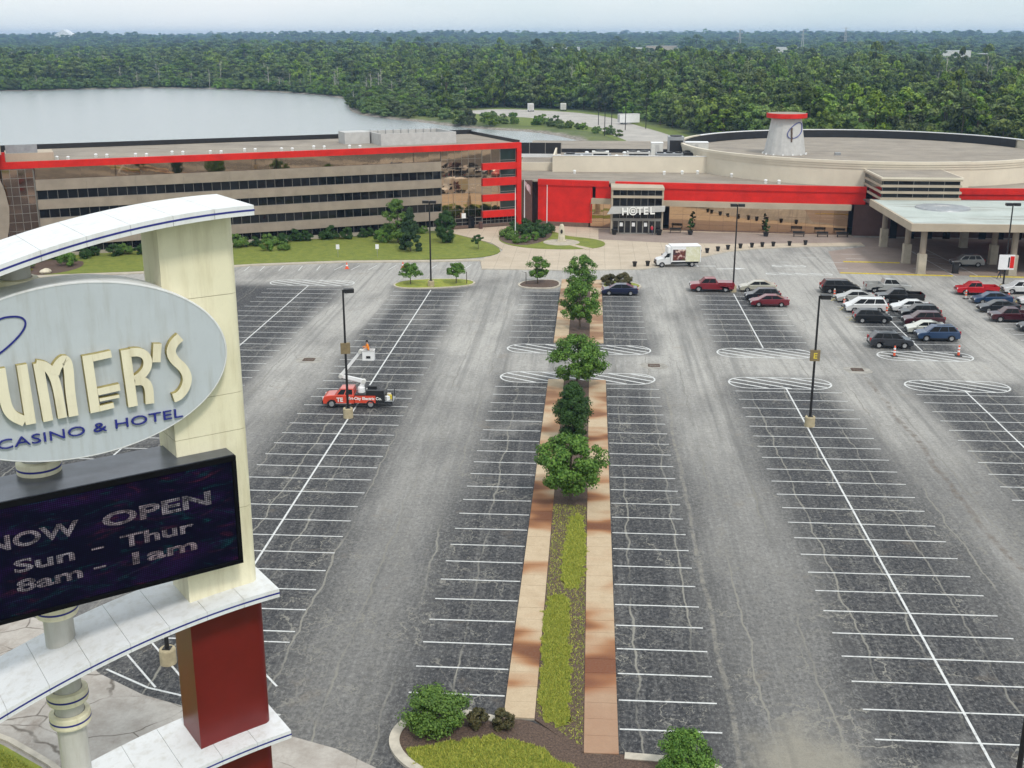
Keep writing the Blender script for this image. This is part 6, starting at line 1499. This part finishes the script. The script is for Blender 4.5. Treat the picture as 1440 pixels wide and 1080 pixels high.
# cones, barrels and small signs
def cone(x, y, label, group, tall=False, tube='orange', band='white'):
    e = empty('traffic_cone', (x, y, .006)); tag(e, label, 'traffic cone', group)
    if tall:
        MB().box(-.32, .32, -.32, .32, 0, .1).build('base', M['black'], e); MB().lathe([(.14, .1), (.09, 1.15), (.05, 1.2)], 12).build('tube', M[tube], e, smooth=True)
        for z_ in (.45, .8): MB().lathe([(.135, z_), (.125, z_+.2)], 12, cap=False).build('band', M[band], e)
    else:
        MB().box(-.3, .3, -.3, .3, 0, .06).build('base', M['orange'], e); MB().lathe([(.24, .06), (.05, .95), (.03, .98)], 14).build('cone', M['orange'], e, smooth=True); MB().lathe([(.175, .42), (.125, .62)], 14, cap=False).build('band', M['white'], e)
cone(-36.6, 170.0, 'orange cone on the slanted stalls nearest the two lawn signs', 'cones on the slanted stalls'); cone(-28.2, 171.0, 'orange cone on the slanted stalls below the pyramid conifer', 'cones on the slanted stalls')
cone(33.6, 124.6, 'orange delineator with black base on the striped island by the charcoal car', 'delineators on the striped island', True); cone(40.7, 125.3, 'orange delineator with black base at the far tip of the striped island', 'delineators on the striped island', True)
for x_, y_ in ((33.0, 154.6), (33.2, 149.3), (38.4, 150.1), (50.4, 154.9), (55.8, 154.4), (37.6, 144.9)): cone(x_, y_, 'pale delineator post between cars in the accessible stalls', 'delineators in the accessible stalls', True, 'offwhite', 'orange')
def post_sign(x, y, label, z=.12, h=1.4, w_=.55, ph=.75):
    e = empty('post_sign', (x, y, z)); tag(e, label, 'sign', 'small white post signs'); MB().tube((0, 0, 0), (0, 0, h), .035, n=6).build('post', M['steel'], e); MB().box(-w_/2, w_/2, -.045, -.015, h-.1, h-.1+ph).build('panel', M['white'], e)
post_sign(-39.8, 178.6, 'small white sign on a post on the hotel lawn by the first cone'); post_sign(-33.6, 179.2, 'small white sign on a post on the hotel lawn by the pyramid conifer')
po = empty('valet_podium', (54.2, 172.6, .006)); tag(po, 'dark upright valet podium at the canopy kerb', 'podium'); MB().box(-.4, .4, -.3, .3, .08, 1.5).build('body', M['black'], po); MB().box(-.48, .48, -.38, .38, 1.5, 1.58).build('top', M['darkmetal'], po); MB().box(-.46, .46, -.36, .36, 0, .08).build('foot', M['darkmetal'], po)
tb_ = empty('trash_bin', (-19.9, 208.6, .1)); tag(tb_, 'dark brown bin beside the hotel side entrance', 'bin'); MB().lathe([(.36, 0), (.4, 1.0), (.42, 1.02), (.2, 1.25)], 14).build('body', M['brown'], tb_, smooth=True); MB().lathe([(.43, .95), (.43, 1.03)], 14, cap=False).build('rim', M['black'], tb_)
ro = empty('boulder', (-80.2, 162.9, .1)); tag(ro, 'pale boulder in the mulch bed below the glass tower', 'rock')
bm = bmesh.new(); bmesh.ops.create_icosphere(bm, subdivisions=3, radius=.8)
for v in bm.verts: v.co *= 1+.18*math.sin(v.co.x*4+1)*math.cos(v.co.y*5)+rnd.uniform(-.03, .03); v.co.z *= .55
me = bpy.data.meshes.new('stone'); bm.to_mesh(me); bm.free(); me.materials.append(M['stone']); link('stone', me, ro, (0, 0, .3))
# ================================================================ PEOPLE
M['shirtorange'] = simple('orange_vest', (.85, .24, .01), .8, var=.1, scale=4); M['shirtred'] = simple('red_shirt', (.42, .02, .04), .8, var=.1, scale=4); M['shirtdark'] = simple('dark_jacket', (.02, .02, .024), .8, var=.2, scale=4); M['shirtwhite'] = simple('white_shirt', (.7, .7, .68), .8, var=.05)
M['jeans'] = simple('dark_trousers', (.025, .03, .05), .85, var=.2, scale=4); M['hair'] = simple('dark_hair', (.015, .01, .008), .7, var=.2)
def person(x, y, z, rz, label, shirt, lean=0.0, stride=.12, arms=((.28, .12, .95), (-.28, .12, .95)), hat=None):
    e = empty('person', (x, y, z), rz); tag(e, label, 'person')
    bm_ = body_mesh(lean, stride, arms)
    for mm in (M['skin'], M[shirt], M['jeans'], M['black']): bm_.materials.append(mm)
    for p_ in bm_.polygons:
        c_ = p_.center
        p_.material_index = 3 if c_.z < .11 else (2 if c_.z < .95 and abs(c_.y) < .235 else (0 if c_.z > 1.5 or abs(c_.y) > .235 and c_.z < 1.1 else 1))
    bm_.shade_smooth(); link('body', bm_, e)
    h = MB(); h.lathe([(.115, -.02), (.118, .05), (.09, .12), (.02, .15)], 12); h.build('hard_hat' if hat else 'hair', M[hat] if hat else M['hair'], e, (lean*1.05, 0, 1.70), smooth=True)
    return e
kq = Matrix.Translation((-21.9, 103.2, .006)) @ Matrix.Rotation(math.pi+R(2), 4, 'Z') @ Vector((-1.6*.88, .12*.88, 5.27*.88))
person(kq.x, kq.y, kq.z, R(200), 'worker in bright orange vest standing in the raised white bucket', 'shirtorange', .12, .05, ((.3, .3, 1.15), (-.3, .3, 1.15)), 'hair')
person(10.9, 203.4, .11, R(95), 'person in a red shirt bending towards the hotel doors', 'shirtred', .28, .15, ((.2, .4, .95), (-.2, .4, .95)))
person(59.4, 169.0, .01, R(170), 'person in dark clothes walking past the canopy kerb', 'shirtdark', .05, .25)
# ================================================================ HAZE
g = NG('thin_summer_haze'); g.t.nodes.remove(g.b)
vol = g.node('ShaderNodeVolumePrincipled', {'Color': (.42, .66, 1.0), 'Density': .00014, 'Anisotropy': .1})
o = [n for n in g.t.nodes if n.type == 'OUTPUT_MATERIAL'][0]; g.t.links.new(vol.outputs[0], o.inputs['Volume'])
tag(MB().box(-5300, 5300, -130, 7100, -7, 66).build('haze', g.mat), 'thin bluish summer haze over the whole landscape', 'haze', kind='stuff')
